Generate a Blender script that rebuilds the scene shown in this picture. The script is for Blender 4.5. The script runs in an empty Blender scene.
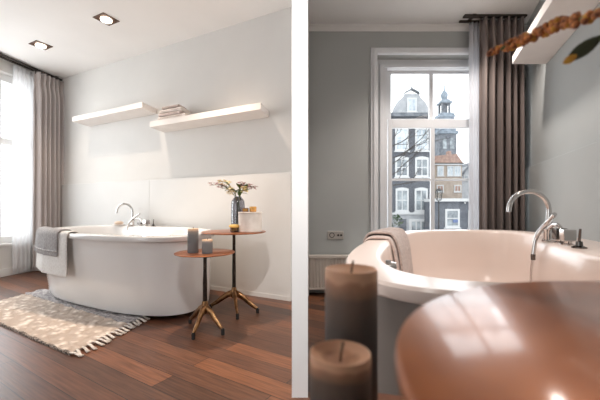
import bpy, bmesh, math, random
from mathutils import Vector, Matrix
random.seed(7)
C = bpy.context.scene.collection
PI = math.pi
F, CX, HZ, H = 330.0, 300.0, 207.0, 0.78          # focal length in px, centre column, horizon row, eye height


def P(u, v, Y):
    return Vector(((u - CX) / F * Y, Y, H + (HZ - v) / F * Y))


# ------------------------------------------------------------------ materials
def lin(c):
    return tuple((x / 12.92 if x <= 0.04045 else ((x + 0.055) / 1.055) ** 2.4) for x in c)


def rgb(r, g, b):
    return lin((r / 255, g / 255, b / 255)) + (1,)


def mat(name, col, rough=0.5, metal=0.0, col2=None, scale=8.0, bump=0.0, bscale=60.0, spec=0.5, coat=0.0,
        stretch=None, trans=0.0, sheen=0.0, sss=0.0):
    m = bpy.data.materials.new(name)
    m.use_nodes = True
    nt = m.node_tree
    b = nt.nodes['Principled BSDF']
    b.inputs['Roughness'].default_value = rough
    b.inputs['Metallic'].default_value = metal
    b.inputs['Specular IOR Level'].default_value = spec
    b.inputs['Coat Weight'].default_value = coat
    b.inputs['Transmission Weight'].default_value = trans
    b.inputs['Sheen Weight'].default_value = sheen
    if sss:
        b.inputs['Subsurface Weight'].default_value = sss
        b.inputs['Subsurface Radius'].default_value = (0.02, 0.01, 0.006)
    tc = nt.nodes.new('ShaderNodeTexCoord')
    mp = nt.nodes.new('ShaderNodeMapping')
    nt.links.new(tc.outputs['Object'], mp.inputs['Vector'])
    if stretch:
        mp.inputs['Scale'].default_value = stretch
    if col2 is None:
        col2 = tuple(c * 0.94 for c in col[:3]) + (1,)
    n = nt.nodes.new('ShaderNodeTexNoise')
    n.inputs['Scale'].default_value = scale
    n.inputs['Detail'].default_value = 4
    nt.links.new(mp.outputs['Vector'], n.inputs['Vector'])
    r = nt.nodes.new('ShaderNodeValToRGB')
    r.color_ramp.elements[0].position = 0.35
    r.color_ramp.elements[1].position = 0.65
    r.color_ramp.elements[0].color = col2
    r.color_ramp.elements[1].color = col
    nt.links.new(n.outputs['Fac'], r.inputs['Fac'])
    nt.links.new(r.outputs['Color'], b.inputs['Base Color'])
    if bump:
        n2 = nt.nodes.new('ShaderNodeTexNoise')
        n2.inputs['Scale'].default_value = bscale
        n2.inputs['Detail'].default_value = 3
        nt.links.new(mp.outputs['Vector'], n2.inputs['Vector'])
        bp = nt.nodes.new('ShaderNodeBump')
        bp.inputs['Strength'].default_value = bump
        bp.inputs['Distance'].default_value = 0.01
        nt.links.new(n2.outputs['Fac'], bp.inputs['Height'])
        nt.links.new(bp.outputs['Normal'], b.inputs['Normal'])
    return m


def glass_mat(name, tint=(1, 1, 1, 1), gloss=0.06, rough=0.02):
    m = bpy.data.materials.new(name)
    m.use_nodes = True
    nt = m.node_tree
    nt.nodes.clear()
    o = nt.nodes.new('ShaderNodeOutputMaterial')
    t = nt.nodes.new('ShaderNodeBsdfTransparent')
    t.inputs['Color'].default_value = tint
    g = nt.nodes.new('ShaderNodeBsdfGlossy')
    g.inputs['Roughness'].default_value = rough
    lw = nt.nodes.new('ShaderNodeLayerWeight')
    lw.inputs['Blend'].default_value = 0.25
    mm = nt.nodes.new('ShaderNodeMath')
    mm.operation = 'MULTIPLY_ADD'
    mm.inputs[1].default_value = 0.35
    mm.inputs[2].default_value = gloss
    nt.links.new(lw.outputs['Facing'], mm.inputs[0])
    mx = nt.nodes.new('ShaderNodeMixShader')
    nt.links.new(mm.outputs[0], mx.inputs['Fac'])
    nt.links.new(t.outputs[0], mx.inputs[1])
    nt.links.new(g.outputs[0], mx.inputs[2])
    nt.links.new(mx.outputs[0], o.inputs['Surface'])
    return m


def sheer_mat(name, col, alpha):
    m = bpy.data.materials.new(name)
    m.use_nodes = True
    nt = m.node_tree
    nt.nodes.clear()
    o = nt.nodes.new('ShaderNodeOutputMaterial')
    t = nt.nodes.new('ShaderNodeBsdfTransparent')
    d = nt.nodes.new('ShaderNodeBsdfDiffuse')
    d.inputs['Color'].default_value = col
    tl = nt.nodes.new('ShaderNodeBsdfTranslucent')
    tl.inputs['Color'].default_value = col
    a = nt.nodes.new('ShaderNodeMixShader')
    a.inputs['Fac'].default_value = 0.5
    nt.links.new(d.outputs[0], a.inputs[1])
    nt.links.new(tl.outputs[0], a.inputs[2])
    mx = nt.nodes.new('ShaderNodeMixShader')
    mx.inputs['Fac'].default_value = alpha
    nt.links.new(t.outputs[0], mx.inputs[1])
    nt.links.new(a.outputs[0], mx.inputs[2])
    nt.links.new(mx.outputs[0], o.inputs['Surface'])
    return m


def glow_mat(name, col, strength):
    m = bpy.data.materials.new(name)
    m.use_nodes = True
    b = m.node_tree.nodes['Principled BSDF']
    b.inputs['Base Color'].default_value = col
    b.inputs['Emission Color'].default_value = col
    b.inputs['Emission Strength'].default_value = strength
    return m


def plank_mat(name, angle, cols, width=1.3, height=0.11, rough=0.35):
    m = bpy.data.materials.new(name)
    m.use_nodes = True
    nt = m.node_tree
    b = nt.nodes['Principled BSDF']
    tc = nt.nodes.new('ShaderNodeTexCoord')
    mp = nt.nodes.new('ShaderNodeMapping')
    mp.vector_type = 'POINT'
    mp.inputs['Rotation'].default_value = (0, 0, -angle)
    nt.links.new(tc.outputs['Object'], mp.inputs['Vector'])
    br = nt.nodes.new('ShaderNodeTexBrick')
    br.offset = 0.37
    br.inputs['Color1'].default_value = (0, 0, 0, 1)
    br.inputs['Color2'].default_value = (1, 1, 1, 1)
    br.inputs['Mortar'].default_value = (0, 0, 0, 1)
    br.inputs['Scale'].default_value = 1
    br.inputs['Mortar Size'].default_value = 0.0018
    br.inputs['Brick Width'].default_value = width
    br.inputs['Row Height'].default_value = height
    nt.links.new(mp.outputs['Vector'], br.inputs['Vector'])
    rp = nt.nodes.new('ShaderNodeValToRGB')
    el = rp.color_ramp.elements
    el[0].color, el[1].color = cols[0], cols[-1]
    for i, c in enumerate(cols[1:-1]):
        e = el.new((i + 1) / (len(cols) - 1))
        e.color = c
    nt.links.new(br.outputs['Color'], rp.inputs['Fac'])
    mp2 = nt.nodes.new('ShaderNodeMapping')
    mp2.inputs['Scale'].default_value = (1.2, 22, 1)
    nt.links.new(mp.outputs['Vector'], mp2.inputs['Vector'])
    n = nt.nodes.new('ShaderNodeTexNoise')
    n.inputs['Scale'].default_value = 4
    n.inputs['Detail'].default_value = 6
    nt.links.new(mp2.outputs['Vector'], n.inputs['Vector'])
    r2 = nt.nodes.new('ShaderNodeValToRGB')
    r2.color_ramp.elements[0].position = 0.3
    r2.color_ramp.elements[1].position = 0.7
    r2.color_ramp.elements[0].color = (0.5, 0.48, 0.46, 1)
    r2.color_ramp.elements[1].color = (1.15, 1.15, 1.15, 1)
    nt.links.new(n.outputs['Fac'], r2.inputs['Fac'])
    mul = nt.nodes.new('ShaderNodeMix')
    mul.data_type = 'RGBA'
    mul.blend_type = 'MULTIPLY'
    mul.inputs['Factor'].default_value = 1
    nt.links.new(rp.outputs['Color'], mul.inputs['A'])
    nt.links.new(r2.outputs['Color'], mul.inputs['B'])
    gap = nt.nodes.new('ShaderNodeMix')
    gap.data_type = 'RGBA'
    gap.inputs['B'].default_value = (0.012, 0.008, 0.006, 1)
    nt.links.new(br.outputs['Fac'], gap.inputs['Factor'])
    nt.links.new(mul.outputs['Result'], gap.inputs['A'])
    nt.links.new(gap.outputs['Result'], b.inputs['Base Color'])
    b.inputs['Roughness'].default_value = rough
    bp = nt.nodes.new('ShaderNodeBump')
    bp.inputs['Strength'].default_value = 0.12
    bp.inputs['Distance'].default_value = 0.004
    nt.links.new(n.outputs['Fac'], bp.inputs['Height'])
    nt.links.new(bp.outputs['Normal'], b.inputs['Normal'])
    return m


def grad_mat(name, stops, z0, z1, rough=0.55, sss=0.15, scale=30):
    """colour runs with height (object Z)"""
    m = bpy.data.materials.new(name)
    m.use_nodes = True
    nt = m.node_tree
    b = nt.nodes['Principled BSDF']
    tc = nt.nodes.new('ShaderNodeTexCoord')
    sp = nt.nodes.new('ShaderNodeSeparateXYZ')
    nt.links.new(tc.outputs['Object'], sp.inputs[0])
    mr = nt.nodes.new('ShaderNodeMapRange')
    mr.inputs['From Min'].default_value = z0
    mr.inputs['From Max'].default_value = z1
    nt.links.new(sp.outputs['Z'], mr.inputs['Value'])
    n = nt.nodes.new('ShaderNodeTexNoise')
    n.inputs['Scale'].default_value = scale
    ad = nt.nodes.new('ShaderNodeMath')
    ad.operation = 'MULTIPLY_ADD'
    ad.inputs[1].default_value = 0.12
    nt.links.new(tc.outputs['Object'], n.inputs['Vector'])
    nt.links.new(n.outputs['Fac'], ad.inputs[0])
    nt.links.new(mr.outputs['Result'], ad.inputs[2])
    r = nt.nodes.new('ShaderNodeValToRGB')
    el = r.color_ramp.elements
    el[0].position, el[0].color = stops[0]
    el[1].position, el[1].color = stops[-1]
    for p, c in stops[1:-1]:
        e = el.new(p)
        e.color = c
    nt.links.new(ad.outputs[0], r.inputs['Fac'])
    nt.links.new(r.outputs['Color'], b.inputs['Base Color'])
    b.inputs['Roughness'].default_value = rough
    b.inputs['Subsurface Weight'].default_value = sss
    b.inputs['Subsurface Radius'].default_value = (0.02, 0.008, 0.004)
    return m


def brick_mat(name, c1, c2, mortar, scale):
    m = bpy.data.materials.new(name)
    m.use_nodes = True
    nt = m.node_tree
    b = nt.nodes['Principled BSDF']
    tc = nt.nodes.new('ShaderNodeTexCoord')
    sp = nt.nodes.new('ShaderNodeSeparateXYZ')
    cb = nt.nodes.new('ShaderNodeCombineXYZ')
    nt.links.new(tc.outputs['Object'], sp.inputs[0])
    nt.links.new(sp.outputs['X'], cb.inputs['X'])
    nt.links.new(sp.outputs['Z'], cb.inputs['Y'])
    br = nt.nodes.new('ShaderNodeTexBrick')
    br.inputs['Color1'].default_value = c1
    br.inputs['Color2'].default_value = c2
    br.inputs['Mortar'].default_value = mortar
    br.inputs['Scale'].default_value = scale
    nt.links.new(cb.outputs[0], br.inputs['Vector'])
    nt.links.new(br.outputs['Color'], b.inputs['Base Color'])
    b.inputs['Roughness'].default_value = 0.85
    return m


M = {}
M['wall_a'] = mat('matte light grey paint', rgb(220, 217, 213), 0.75, col2=rgb(217, 214, 210), scale=3, bump=0.03, bscale=180)
M['panel_a'] = mat('satin light grey panelling', rgb(216, 214, 211), 0.5, col2=rgb(213, 211, 208), scale=3)
M['ceil_a'] = mat('white ceiling paint', rgb(244, 241, 238), 0.8, col2=rgb(240, 237, 234), scale=2)
M['wall_b'] = mat('matte mid grey paint', rgb(176, 179, 178), 0.75, col2=rgb(173, 176, 175), scale=3, bump=0.03, bscale=180)
M['ceil_b'] = mat('grey white ceiling paint', rgb(222, 221, 219), 0.8, scale=2)
M['white_wall'] = mat('white plaster', rgb(252, 252, 252), 0.8, col2=rgb(250, 250, 250), scale=3)
M['white_paint'] = mat('white gloss woodwork', rgb(226, 224, 221), 0.4, scale=5)
M['frame_paint'] = mat('off white window paint', rgb(232, 234, 237), 0.4, scale=5)
M['shelf'] = mat('cream white lacquer', rgb(240, 232, 226), 0.45, scale=5)
M['tub'] = mat('white acrylic', rgb(238, 237, 236), 0.12, col2=rgb(236, 235, 234), scale=2, coat=0.5)
M['tub_b'] = mat('white acrylic lamplight tint', rgb(230, 212, 202), 0.24, col2=rgb(228, 210, 200), scale=2, coat=0.0)  # pink cast of the warm downlights is put into the base colour
M['plinth'] = mat('black plinth', rgb(22, 20, 19), 0.6)
M['chrome'] = mat('polished chrome', rgb(215, 212, 210), 0.08, 1.0)
M['darkchrome'] = mat('dark chrome', rgb(110, 105, 102), 0.15, 1.0)
M['copper'] = mat('copper brown table top', rgb(176, 112, 74), 0.32, 0.75, col2=rgb(140, 84, 54), scale=14)
M['copper_gloss'] = mat('polished copper brown table top', rgb(182, 100, 30), 0.35, 0.35, col2=rgb(146, 74, 20), scale=9, coat=0.6)
M['copper_gloss'].node_tree.nodes['Principled BSDF'].inputs['Coat Roughness'].default_value = 0.11
M['bronze'] = mat('aged bronze', rgb(168, 128, 88), 0.3, 0.9, col2=rgb(110, 78, 52), scale=25)
M['bronze_dark'] = mat('dark bronze rod', rgb(66, 54, 47), 0.35, 0.8, col2=rgb(40, 33, 29), scale=30)
M['rubber'] = mat('black rubber', rgb(25, 23, 22), 0.7)
M['curtain_a'] = mat('taupe linen curtain', rgb(204, 195, 192), 0.85, col2=rgb(182, 173, 170), scale=10, stretch=(1, 1, 0.08), sheen=0.2, bump=0.1, bscale=200)
M['curtain_b'] = mat('grey brown linen curtain', rgb(132, 119, 114), 0.85, col2=rgb(108, 96, 92), scale=10, stretch=(1, 1, 0.08), sheen=0.1, bump=0.1, bscale=200)
M['curtain_b_dark'] = mat('grey brown linen hem', rgb(60, 52, 50), 0.9, scale=20)
M['sheer'] = sheer_mat('white voile', (0.95, 0.95, 0.96, 1), 0.72)
M['sheer_b'] = sheer_mat('grey white voile', (0.8, 0.8, 0.82, 1), 0.8)
M['grey_towel'] = mat('grey terry towel', rgb(168, 163, 162), 0.95, col2=rgb(140, 135, 135), scale=60, bump=0.6, bscale=160, sheen=0.3)
M['white_towel'] = mat('white terry towel', rgb(233, 230, 227), 0.95, col2=rgb(220, 216, 212), scale=60, bump=0.6, bscale=160, sheen=0.3)
M['stripe'] = mat('woven towel border', rgb(205, 200, 198), 0.9, col2=rgb(150, 145, 145), scale=80)
M['towel_b1'] = mat('taupe terry towel', rgb(190, 170, 160), 0.95, col2=rgb(160, 141, 133), scale=70, bump=0.6, bscale=160, sheen=0.3)
M['towel_b2'] = mat('blush terry towel', rgb(205, 184, 174), 0.95, col2=rgb(180, 158, 149), scale=70, bump=0.6, bscale=160, sheen=0.3)
M['fold1'] = mat('cream folded towel', rgb(236, 226, 218), 0.95, bump=0.5, bscale=120)
M['fold2'] = mat('blush folded towel', rgb(216, 200, 194), 0.95, bump=0.5, bscale=120)
M['fold3'] = mat('taupe folded towel', rgb(196, 178, 170), 0.95, bump=0.5, bscale=120)
M['candle'] = grad_mat('slate grey wax painted glow', [(0.0, rgb(92, 92, 94)), (0.75, rgb(112, 110, 110)), (0.97, rgb(140, 132, 126)), (1.08, rgb(222, 190, 160))], 0, 1.0)  # top stops carry a painted warm glow
M['wick'] = mat('waxed wick', rgb(120, 96, 80), 0.9)
M['smoke_glass'] = glass_mat('smoked glass', (0.66, 0.66, 0.69, 1), 0.06)
M['pane'] = glass_mat('clear window glass', (0.97, 0.98, 0.98, 1), 0.02)
M['marble'] = mat('white marble', rgb(228, 220, 212), 0.45, col2=rgb(198, 186, 176), scale=9, bump=0.15, bscale=25)
M['amber'] = mat('amber brass', rgb(212, 160, 92), 0.25, 0.6, scale=20)
M['brownwood'] = mat('dark brown wood', rgb(88, 55, 38), 0.5, scale=20)
M['yellow'] = mat('golden yellow wax', rgb(235, 196, 110), 0.5, scale=20)
M['leaf'] = mat('green leaf', rgb(98, 120, 52), 0.5, col2=rgb(66, 88, 36), scale=20)
M['leaf_dark'] = mat('dark green leaf', rgb(58, 62, 38), 0.5, scale=20)
M['stem'] = mat('green stem', rgb(92, 104, 56), 0.6)
M['petal_pink'] = mat('dusty pink petal', rgb(205, 165, 160), 0.7, col2=rgb(150, 110, 108), scale=40)
M['petal_cream'] = mat('cream petal', rgb(240, 228, 190), 0.7, col2=rgb(214, 190, 120), scale=40)
M['orange_bract'] = mat('orange brown blossom', rgb(206, 128, 66), 0.7, col2=rgb(104, 62, 44), scale=120)
M['yellow_bract'] = mat('yellow bud', rgb(214, 160, 60), 0.7, col2=rgb(170, 110, 40), scale=60)
M['soap'] = mat('beige soap', rgb(226, 204, 184), 0.5)
M['bronze_trim'] = mat('dark copper downlight trim', rgb(92, 66, 50), 0.4, 0.5)
M['lamp'] = glow_mat('lit downlight lens', (1, 0.9, 0.76, 1), 4.0)
M['socket'] = mat('silver socket plate', rgb(196, 192, 186), 0.35, 0.3)
M['black'] = mat('black plastic', rgb(28, 27, 27), 0.5)
M['radiator'] = mat('cream radiator enamel', rgb(214, 205, 196), 0.4)
M['floor'] = plank_mat('dark oak planks', math.atan2(1.0, -1.62), [rgb(74, 50, 40), rgb(136, 86, 58), rgb(92, 60, 46), rgb(142, 91, 62), rgb(112, 74, 54), rgb(64, 46, 38)])
M['rail'] = mat('dark curtain rail', rgb(72, 64, 60), 0.4, 0.6)


def rug_mat(name):
    m = bpy.data.materials.new(name)
    m.use_nodes = True
    nt = m.node_tree
    b = nt.nodes['Principled BSDF']
    b.inputs['Roughness'].default_value = 0.95
    tc = nt.nodes.new('ShaderNodeTexCoord')
    v = nt.nodes.new('ShaderNodeTexVoronoi')
    v.inputs['Scale'].default_value = 17
    nt.links.new(tc.outputs['Object'], v.inputs['Vector'])
    n = nt.nodes.new('ShaderNodeTexNoise')
    n.inputs['Scale'].default_value = 6
    n.inputs['Detail'].default_value = 5
    nt.links.new(tc.outputs['Object'], n.inputs['Vector'])
    ad = nt.nodes.new('ShaderNodeMath')
    ad.operation = 'ADD'
    nt.links.new(v.outputs['Distance'], ad.inputs[0])
    nt.links.new(n.outputs['Fac'], ad.inputs[1])
    r = nt.nodes.new('ShaderNodeValToRGB')
    r.color_ramp.elements[0].position = 0.55
    r.color_ramp.elements[1].position = 1.25
    r.color_ramp.elements[0].color = rgb(250, 238, 226)
    r.color_ramp.elements[1].color = rgb(196, 178, 164)
    nt.links.new(ad.outputs[0], r.inputs['Fac'])
    nt.links.new(r.outputs['Color'], b.inputs['Base Color'])
    bp = nt.nodes.new('ShaderNodeBump')
    bp.inputs['Strength'].default_value = 0.9
    bp.inputs['Distance'].default_value = 0.02
    bp.invert = True
    nt.links.new(v.outputs['Distance'], bp.inputs['Height'])
    nt.links.new(bp.outputs['Normal'], b.inputs['Normal'])
    return m


M['rug'] = rug_mat('woven cream wool')
M['rug_grey'] = mat('grey tufted wool', rgb(206, 200, 199), 0.95, col2=rgb(150, 144, 146), scale=45, bump=1.0, bscale=60)
M['rug_edge'] = mat('dark binding with cream stitches', rgb(60, 52, 48), 0.95, col2=rgb(190, 176, 164), scale=70)
M['fringe'] = mat('cream cotton fringe', rgb(240, 232, 224), 0.95, col2=rgb(214, 204, 194), scale=50)
# outside
M['dark_brick'] = brick_mat('dark slate brick', rgb(80, 83, 90), rgb(68, 71, 78), rgb(96, 98, 104), 3.0)
M['pale_plaster'] = mat('pale plaster', rgb(158, 160, 163), 0.9, col2=rgb(140, 143, 147), scale=1.2)
M['white_trim'] = mat('white painted trim', rgb(186, 187, 188), 0.7)
M['dark_pane'] = mat('dark window glass', rgb(92, 98, 104), 0.15, col2=rgb(150, 158, 162), scale=0.8)
M['pale_pane'] = mat('sky lit window glass', rgb(186, 194, 200), 0.15, col2=rgb(140, 150, 158), scale=0.8)
M['stone'] = mat('weathered grey stone', rgb(116, 120, 126), 0.9, col2=rgb(84, 88, 94), scale=1.5)
M['stone_light'] = mat('pale blue grey stone', rgb(134, 144, 154), 0.9, col2=rgb(100, 110, 120), scale=1.2)
M['tile'] = mat('orange clay tile', rgb(158, 132, 120), 0.9, col2=rgb(136, 110, 99), scale=2.5)
M['ochre'] = mat('beige plaster', rgb(160, 148, 136), 0.9, col2=rgb(142, 128, 116), scale=1.0)
M['shop_dark'] = mat('dark blue grey shopfront', rgb(88, 92, 100), 0.6, col2=rgb(70, 74, 82), scale=1.0)
M['blue_sign'] = mat('blue panel', rgb(80, 98, 140), 0.5)
M['bark'] = mat('grey bark', rgb(58, 52, 48), 0.95)
M['street'] = mat('grey paving', rgb(150, 150, 150), 0.9, scale=0.5)
M['shrub'] = mat('dark green foliage', rgb(70, 92, 60), 0.9, col2=rgb(40, 58, 36), scale=3)
M['awning'] = mat('pale awning', rgb(232, 228, 224), 0.8)


# ------------------------------------------------------------------ objects
def empty(name, loc, label=None, cat=None, group=None, kind=None):
    o = bpy.data.objects.new(name, None)
    o.location = loc
    o.empty_display_size = 0.05
    C.objects.link(o)
    tag(o, label, cat, group, kind)
    return o


def tag(o, label=None, cat=None, group=None, kind=None):
    for k, v in (('label', label), ('category', cat), ('group', group), ('kind', kind)):
        if v:
            o[k] = v
    return o


def root_loc(o):
    p = Vector((0, 0, 0))
    while o is not None:
        p += Vector(o.location)
        o = o.parent
    return p


class MB:
    def __init__(self):
        self.v, self.f = [], []

    def add(self, vs, fs):
        k = len(self.v)
        self.v += [Vector(p) for p in vs]
        self.f += [tuple(i + k for i in f) for f in fs]
        return self

    def box(self, lo, hi):
        x0, y0, z0 = lo
        x1, y1, z1 = hi
        return self.add([(x0, y0, z0), (x1, y0, z0), (x1, y1, z0), (x0, y1, z0), (x0, y0, z1), (x1, y0, z1), (x1, y1, z1), (x0, y1, z1)],
                        [(0, 3, 2, 1), (4, 5, 6, 7), (0, 1, 5, 4), (1, 2, 6, 5), (2, 3, 7, 6), (3, 0, 4, 7)])

    def quadbox(self, p, a, b, c):
        """parallelepiped from corner p along a, b, c"""
        p, a, b, c = map(Vector, (p, a, b, c))
        return self.add([p, p + a, p + a + b, p + b, p + c, p + a + c, p + a + b + c, p + b + c],
                        [(0, 3, 2, 1), (4, 5, 6, 7), (0, 1, 5, 4), (1, 2, 6, 5), (2, 3, 7, 6), (3, 0, 4, 7)])

    def prism(self, poly, z0, z1):
        n = len(poly)
        vs = [(x, y, z0) for x, y in poly] + [(x, y, z1) for x, y in poly]
        fs = [tuple(range(n - 1, -1, -1)), tuple(range(n, 2 * n))]
        fs += [(i, (i + 1) % n, n + (i + 1) % n, n + i) for i in range(n)]
        return self.add(vs, fs)

    def loft(self, rings, cap0=True, cap1=True, closed=True):
        n = len(rings[0])
        vs = [p for r in rings for p in r]
        fs = []
        for k in range(len(rings) - 1):
            for i in range(n if closed else n - 1):
                j = (i + 1) % n
                fs.append((k * n + i, k * n + j, (k + 1) * n + j, (k + 1) * n + i))
        if cap0:
            fs.append(tuple(range(n - 1, -1, -1)))
        if cap1:
            fs.append(tuple(range((len(rings) - 1) * n, len(rings) * n)))
        return self.add(vs, fs)

    def lathe(self, prof, loc, seg=32, cap0=True, cap1=True):
        x, y, z = loc
        rings = [[(x + r * math.cos(2 * PI * i / seg), y + r * math.sin(2 * PI * i / seg), z + h) for i in range(seg)] for r, h in prof]
        return self.loft(rings, cap0, cap1)

    def tube(self, pts, rad, seg=10, squash=None):
        pts = [Vector(p) for p in pts]
        n = len(pts)
        rads = rad if isinstance(rad, (list, tuple)) else [rad] * n
        t0 = (pts[1] - pts[0]).normalized()
        up = Vector((0, 0, 1)) if abs(t0.z) < 0.9 else Vector((1, 0, 0))
        nrm = t0.cross(up).normalized()
        rings = []
        for i in range(n):
            t = (pts[min(i + 1, n - 1)] - pts[max(i - 1, 0)])
            t = t.normalized() if t.length > 1e-9 else t0
            nrm = (nrm - t * nrm.dot(t)).normalized()
            bn = t.cross(nrm)
            s = squash or (1, 1)
            rings.append([pts[i] + (nrm * math.cos(2 * PI * k / seg) * s[0] + bn * math.sin(2 * PI * k / seg) * s[1]) * rads[i] for k in range(seg)])
        return self.loft(rings)

    def ball(self, c, r, seg=12, rings=8, sc=(1, 1, 1)):
        c = Vector(c)
        rs = []
        for k in range(rings + 1):
            a = PI * k / rings
            q = max(math.sin(a), 0.02)
            rs.append([c + Vector((r * sc[0] * q * math.cos(2 * PI * i / seg), r * sc[1] * q * math.sin(2 * PI * i / seg), -r * sc[2] * math.cos(a))) for i in range(seg)])
        return self.loft(rs)

    def build(self, name, m, parent=None, smooth=False, bevel=0.0, solid=0.0, subsurf=0, label=None):
        base = root_loc(parent) if parent else Vector((0, 0, 0))
        me = bpy.data.meshes.new(name)
        me.from_pydata([tuple(p - base) for p in self.v], [], self.f)
        bm = bmesh.new()
        bm.from_mesh(me)
        bmesh.ops.recalc_face_normals(bm, faces=bm.faces)
        bm.to_mesh(me)
        bm.free()
        me.materials.append(m)
        o = bpy.data.objects.new(name, me)
        C.objects.link(o)
        if parent:
            o.parent = parent
        if smooth:
            for p in me.polygons:
                p.use_smooth = True
            if smooth == 'auto':
                me.set_sharp_from_angle(angle=math.radians(40))
        if solid:
            s = o.modifiers.new('solid', 'SOLIDIFY')
            s.thickness = solid
            s.offset = 0
        if bevel:
            b = o.modifiers.new('bevel', 'BEVEL')
            b.width = bevel
            b.segments = 2
            b.limit_method = 'ANGLE'
        if subsurf:
            s = o.modifiers.new('sub', 'SUBSURF')
            s.levels = s.render_levels = subsurf
        if label:
            o['label'] = label
        return o


def struct(o):
    o['kind'] = 'structure'
    return o


def lerp(a, b, t):
    return a + (b - a) * t


def bez(p0, p1, p2, n=12):
    p0, p1, p2 = Vector(p0), Vector(p1), Vector(p2)
    return [p0 * (1 - t) ** 2 + p1 * 2 * t * (1 - t) + p2 * t * t for t in [i / n for i in range(n + 1)]]


def smoothpath(pts, n=8):
    """Catmull-Rom through the points"""
    pts = [Vector(p) for p in pts]
    q = [pts[0] * 2 - pts[1]] + pts + [pts[-1] * 2 - pts[-2]]
    out = []
    for i in range(1, len(q) - 2):
        a, b, c, d = q[i - 1:i + 3]
        for k in range(n):
            t = k / n
            out.append(0.5 * ((2 * b) + (c - a) * t + (2 * a - 5 * b + 4 * c - d) * t * t + (3 * b - a - 3 * c + d) * t ** 3))
    out.append(pts[-1])
    return out


# ================================================================== ROOM A (left)
PR = Vector((-0.0667, 2.75, 0))                       # tub wall, near the partition
D1 = Vector((-3.034, 1.55, 0)).normalized()           # along the tub wall, leftwards and away
D2 = Vector((0.18, 1.0, 0))                           # along the window wall, away from the camera (per metre of depth)
NW = Vector((-D1.y, D1.x, 0))                         # into the room, off the tub wall
if NW.y > 0:
    NW = -NW
Z_A, Z_B = 2.45, 2.42


def WA(s, t, z):
    """s along the tub wall, t metres of depth off it"""
    return PR + D1 * s - D2 * t + Vector((0, 0, z))


def s_of(u, t=0):
    """s at which the tub wall (offset t) is seen in column u"""
    k = (u - CX) / F
    p = PR - D2 * t
    return (k * p.y - p.x) / (D1.x - k * D1.y)


S_COR = s_of(57)
COR = WA(S_COR, 0, 0)

# floor, ceilings
struct(MB().box((-4.6, -1.6, -0.12), (2.8, 5.2, 0)).build('floor', M['floor']))
struct(MB().prism([(-4.6, -1.6), (0.0, -1.6), (0.0, 2.9), (-4.6, 5.2)], Z_A, Z_A + 0.12).build('ceiling', M['ceil_a']))
struct(MB().prism([(0.0, -1.6), (2.8, -1.6), (2.8, 3.4), (0.0, 3.4)], Z_B, Z_B + 0.12).build('ceiling', M['ceil_b']))
# tub wall of the left room
a = WA(-0.06, 0, 0)
b = WA(S_COR + 0.25, 0, 0)
struct(MB().prism([a.to_2d(), b.to_2d(), (b - NW * 0.2).to_2d(), (a - NW * 0.2).to_2d()], 0, Z_A).build('wall_back', M['wall_a']))
# slightly proud lower panelling with a fine ledge and two joints
a = WA(-0.02, 0, 0)
ZL = 1.067
edges = [0.0, s_of(151), S_COR - 0.02]
mb = MB()
for s0, s1 in zip(edges[:-1], edges[1:]):
    mb.quadbox(WA(s0 + 0.0007, 0, 0), D1 * (s1 - s0 - 0.0014), NW * 0.022, (0, 0, ZL))
struct(mb.build('trim_1', M['panel_a'], bevel=0.002))
mb = MB()
mb.quadbox(WA(0.0, 0, 0) + NW * 0.022, D1 * (S_COR - 0.02), NW * 0.004, (0, 0, 0.035))
struct(mb.build('baseboard_back', M['panel_a']))

# window wall of the left room: plinth, lintel, piers
nL = Vector((1, -0.18, 0)).normalized()              # into the room
d2h = D2.normalized()


def LA(q, off, z):
    """q metres from the corner towards the camera along the window wall, off metres into the room"""
    return COR - d2h * q + nL * off + Vector((0, 0, z))


mb = MB()
mb.quadbox(LA(-0.2, 0, 0), -d2h * 6.0, -nL * 0.25, (0, 0, 0.36))
mb.quadbox(LA(-0.2, 0, 2.3), -d2h * 6.0, -nL * 0.25, (0, 0, 0.15))
mb.quadbox(LA(-0.2, 0, 0.36), -d2h * 0.40, -nL * 0.25, (0, 0, 1.94))
mb.quadbox(LA(2.2, 0, 0.36), -d2h * 3.6, -nL * 0.25, (0, 0, 1.94))
struct(mb.build('wall_left', M['wall_a']))
w1 = empty('window_1', LA(1.1, 0, 0.36), kind='structure')
mb = MB()
for q0, q1, z0, z1 in ((0.2, 2.2, 0.36, 0.44), (0.2, 2.2, 2.22, 2.3), (0.2, 0.28, 0.44, 2.22), (2.12, 2.2, 0.44, 2.22)):
    mb.quadbox(LA(q0, -0.08, z0), -d2h * (q1 - q0), -nL * 0.08, (0, 0, z1 - z0))
mb.build('window_frame', M['white_paint'], w1)
mb = MB()
for q in (0.62, 1.16, 1.70):
    mb.quadbox(LA(q, -0.09, 0.44), -d2h * 0.035, -nL * 0.05, (0, 0, 1.78))
mb.quadbox(LA(0.28, -0.085, 1.50), -d2h * 1.84, -nL * 0.06, (0, 0, 0.07))
mb.build('glazing_bars', M['white_paint'], w1)
MB().quadbox(LA(0.28, -0.12, 0.44), -d2h * 1.84, -nL * 0.005, (0, 0, 1.78)).build('pane', M['pane'], w1)
MB().quadbox(LA(0.1, 0.018, 0.335), -d2h * 2.2, -nL * 0.12, (0, 0, 0.03)).build('window_sill', M['white_paint'], w1, bevel=0.004)
struct(MB().quadbox(LA(0.0, 0.012, 0), -d2h * 5.0, -nL * 0.012, (0, 0, 0.09)).build('baseboard_left', M['white_paint'], bevel=0.003))


# partition between the two rooms, seen end-on
struct(MB().box((-0.0335, 1.35, 0), (0.0325, 3.02, Z_A)).build('wall_middle', M['white_wall']))


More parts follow.
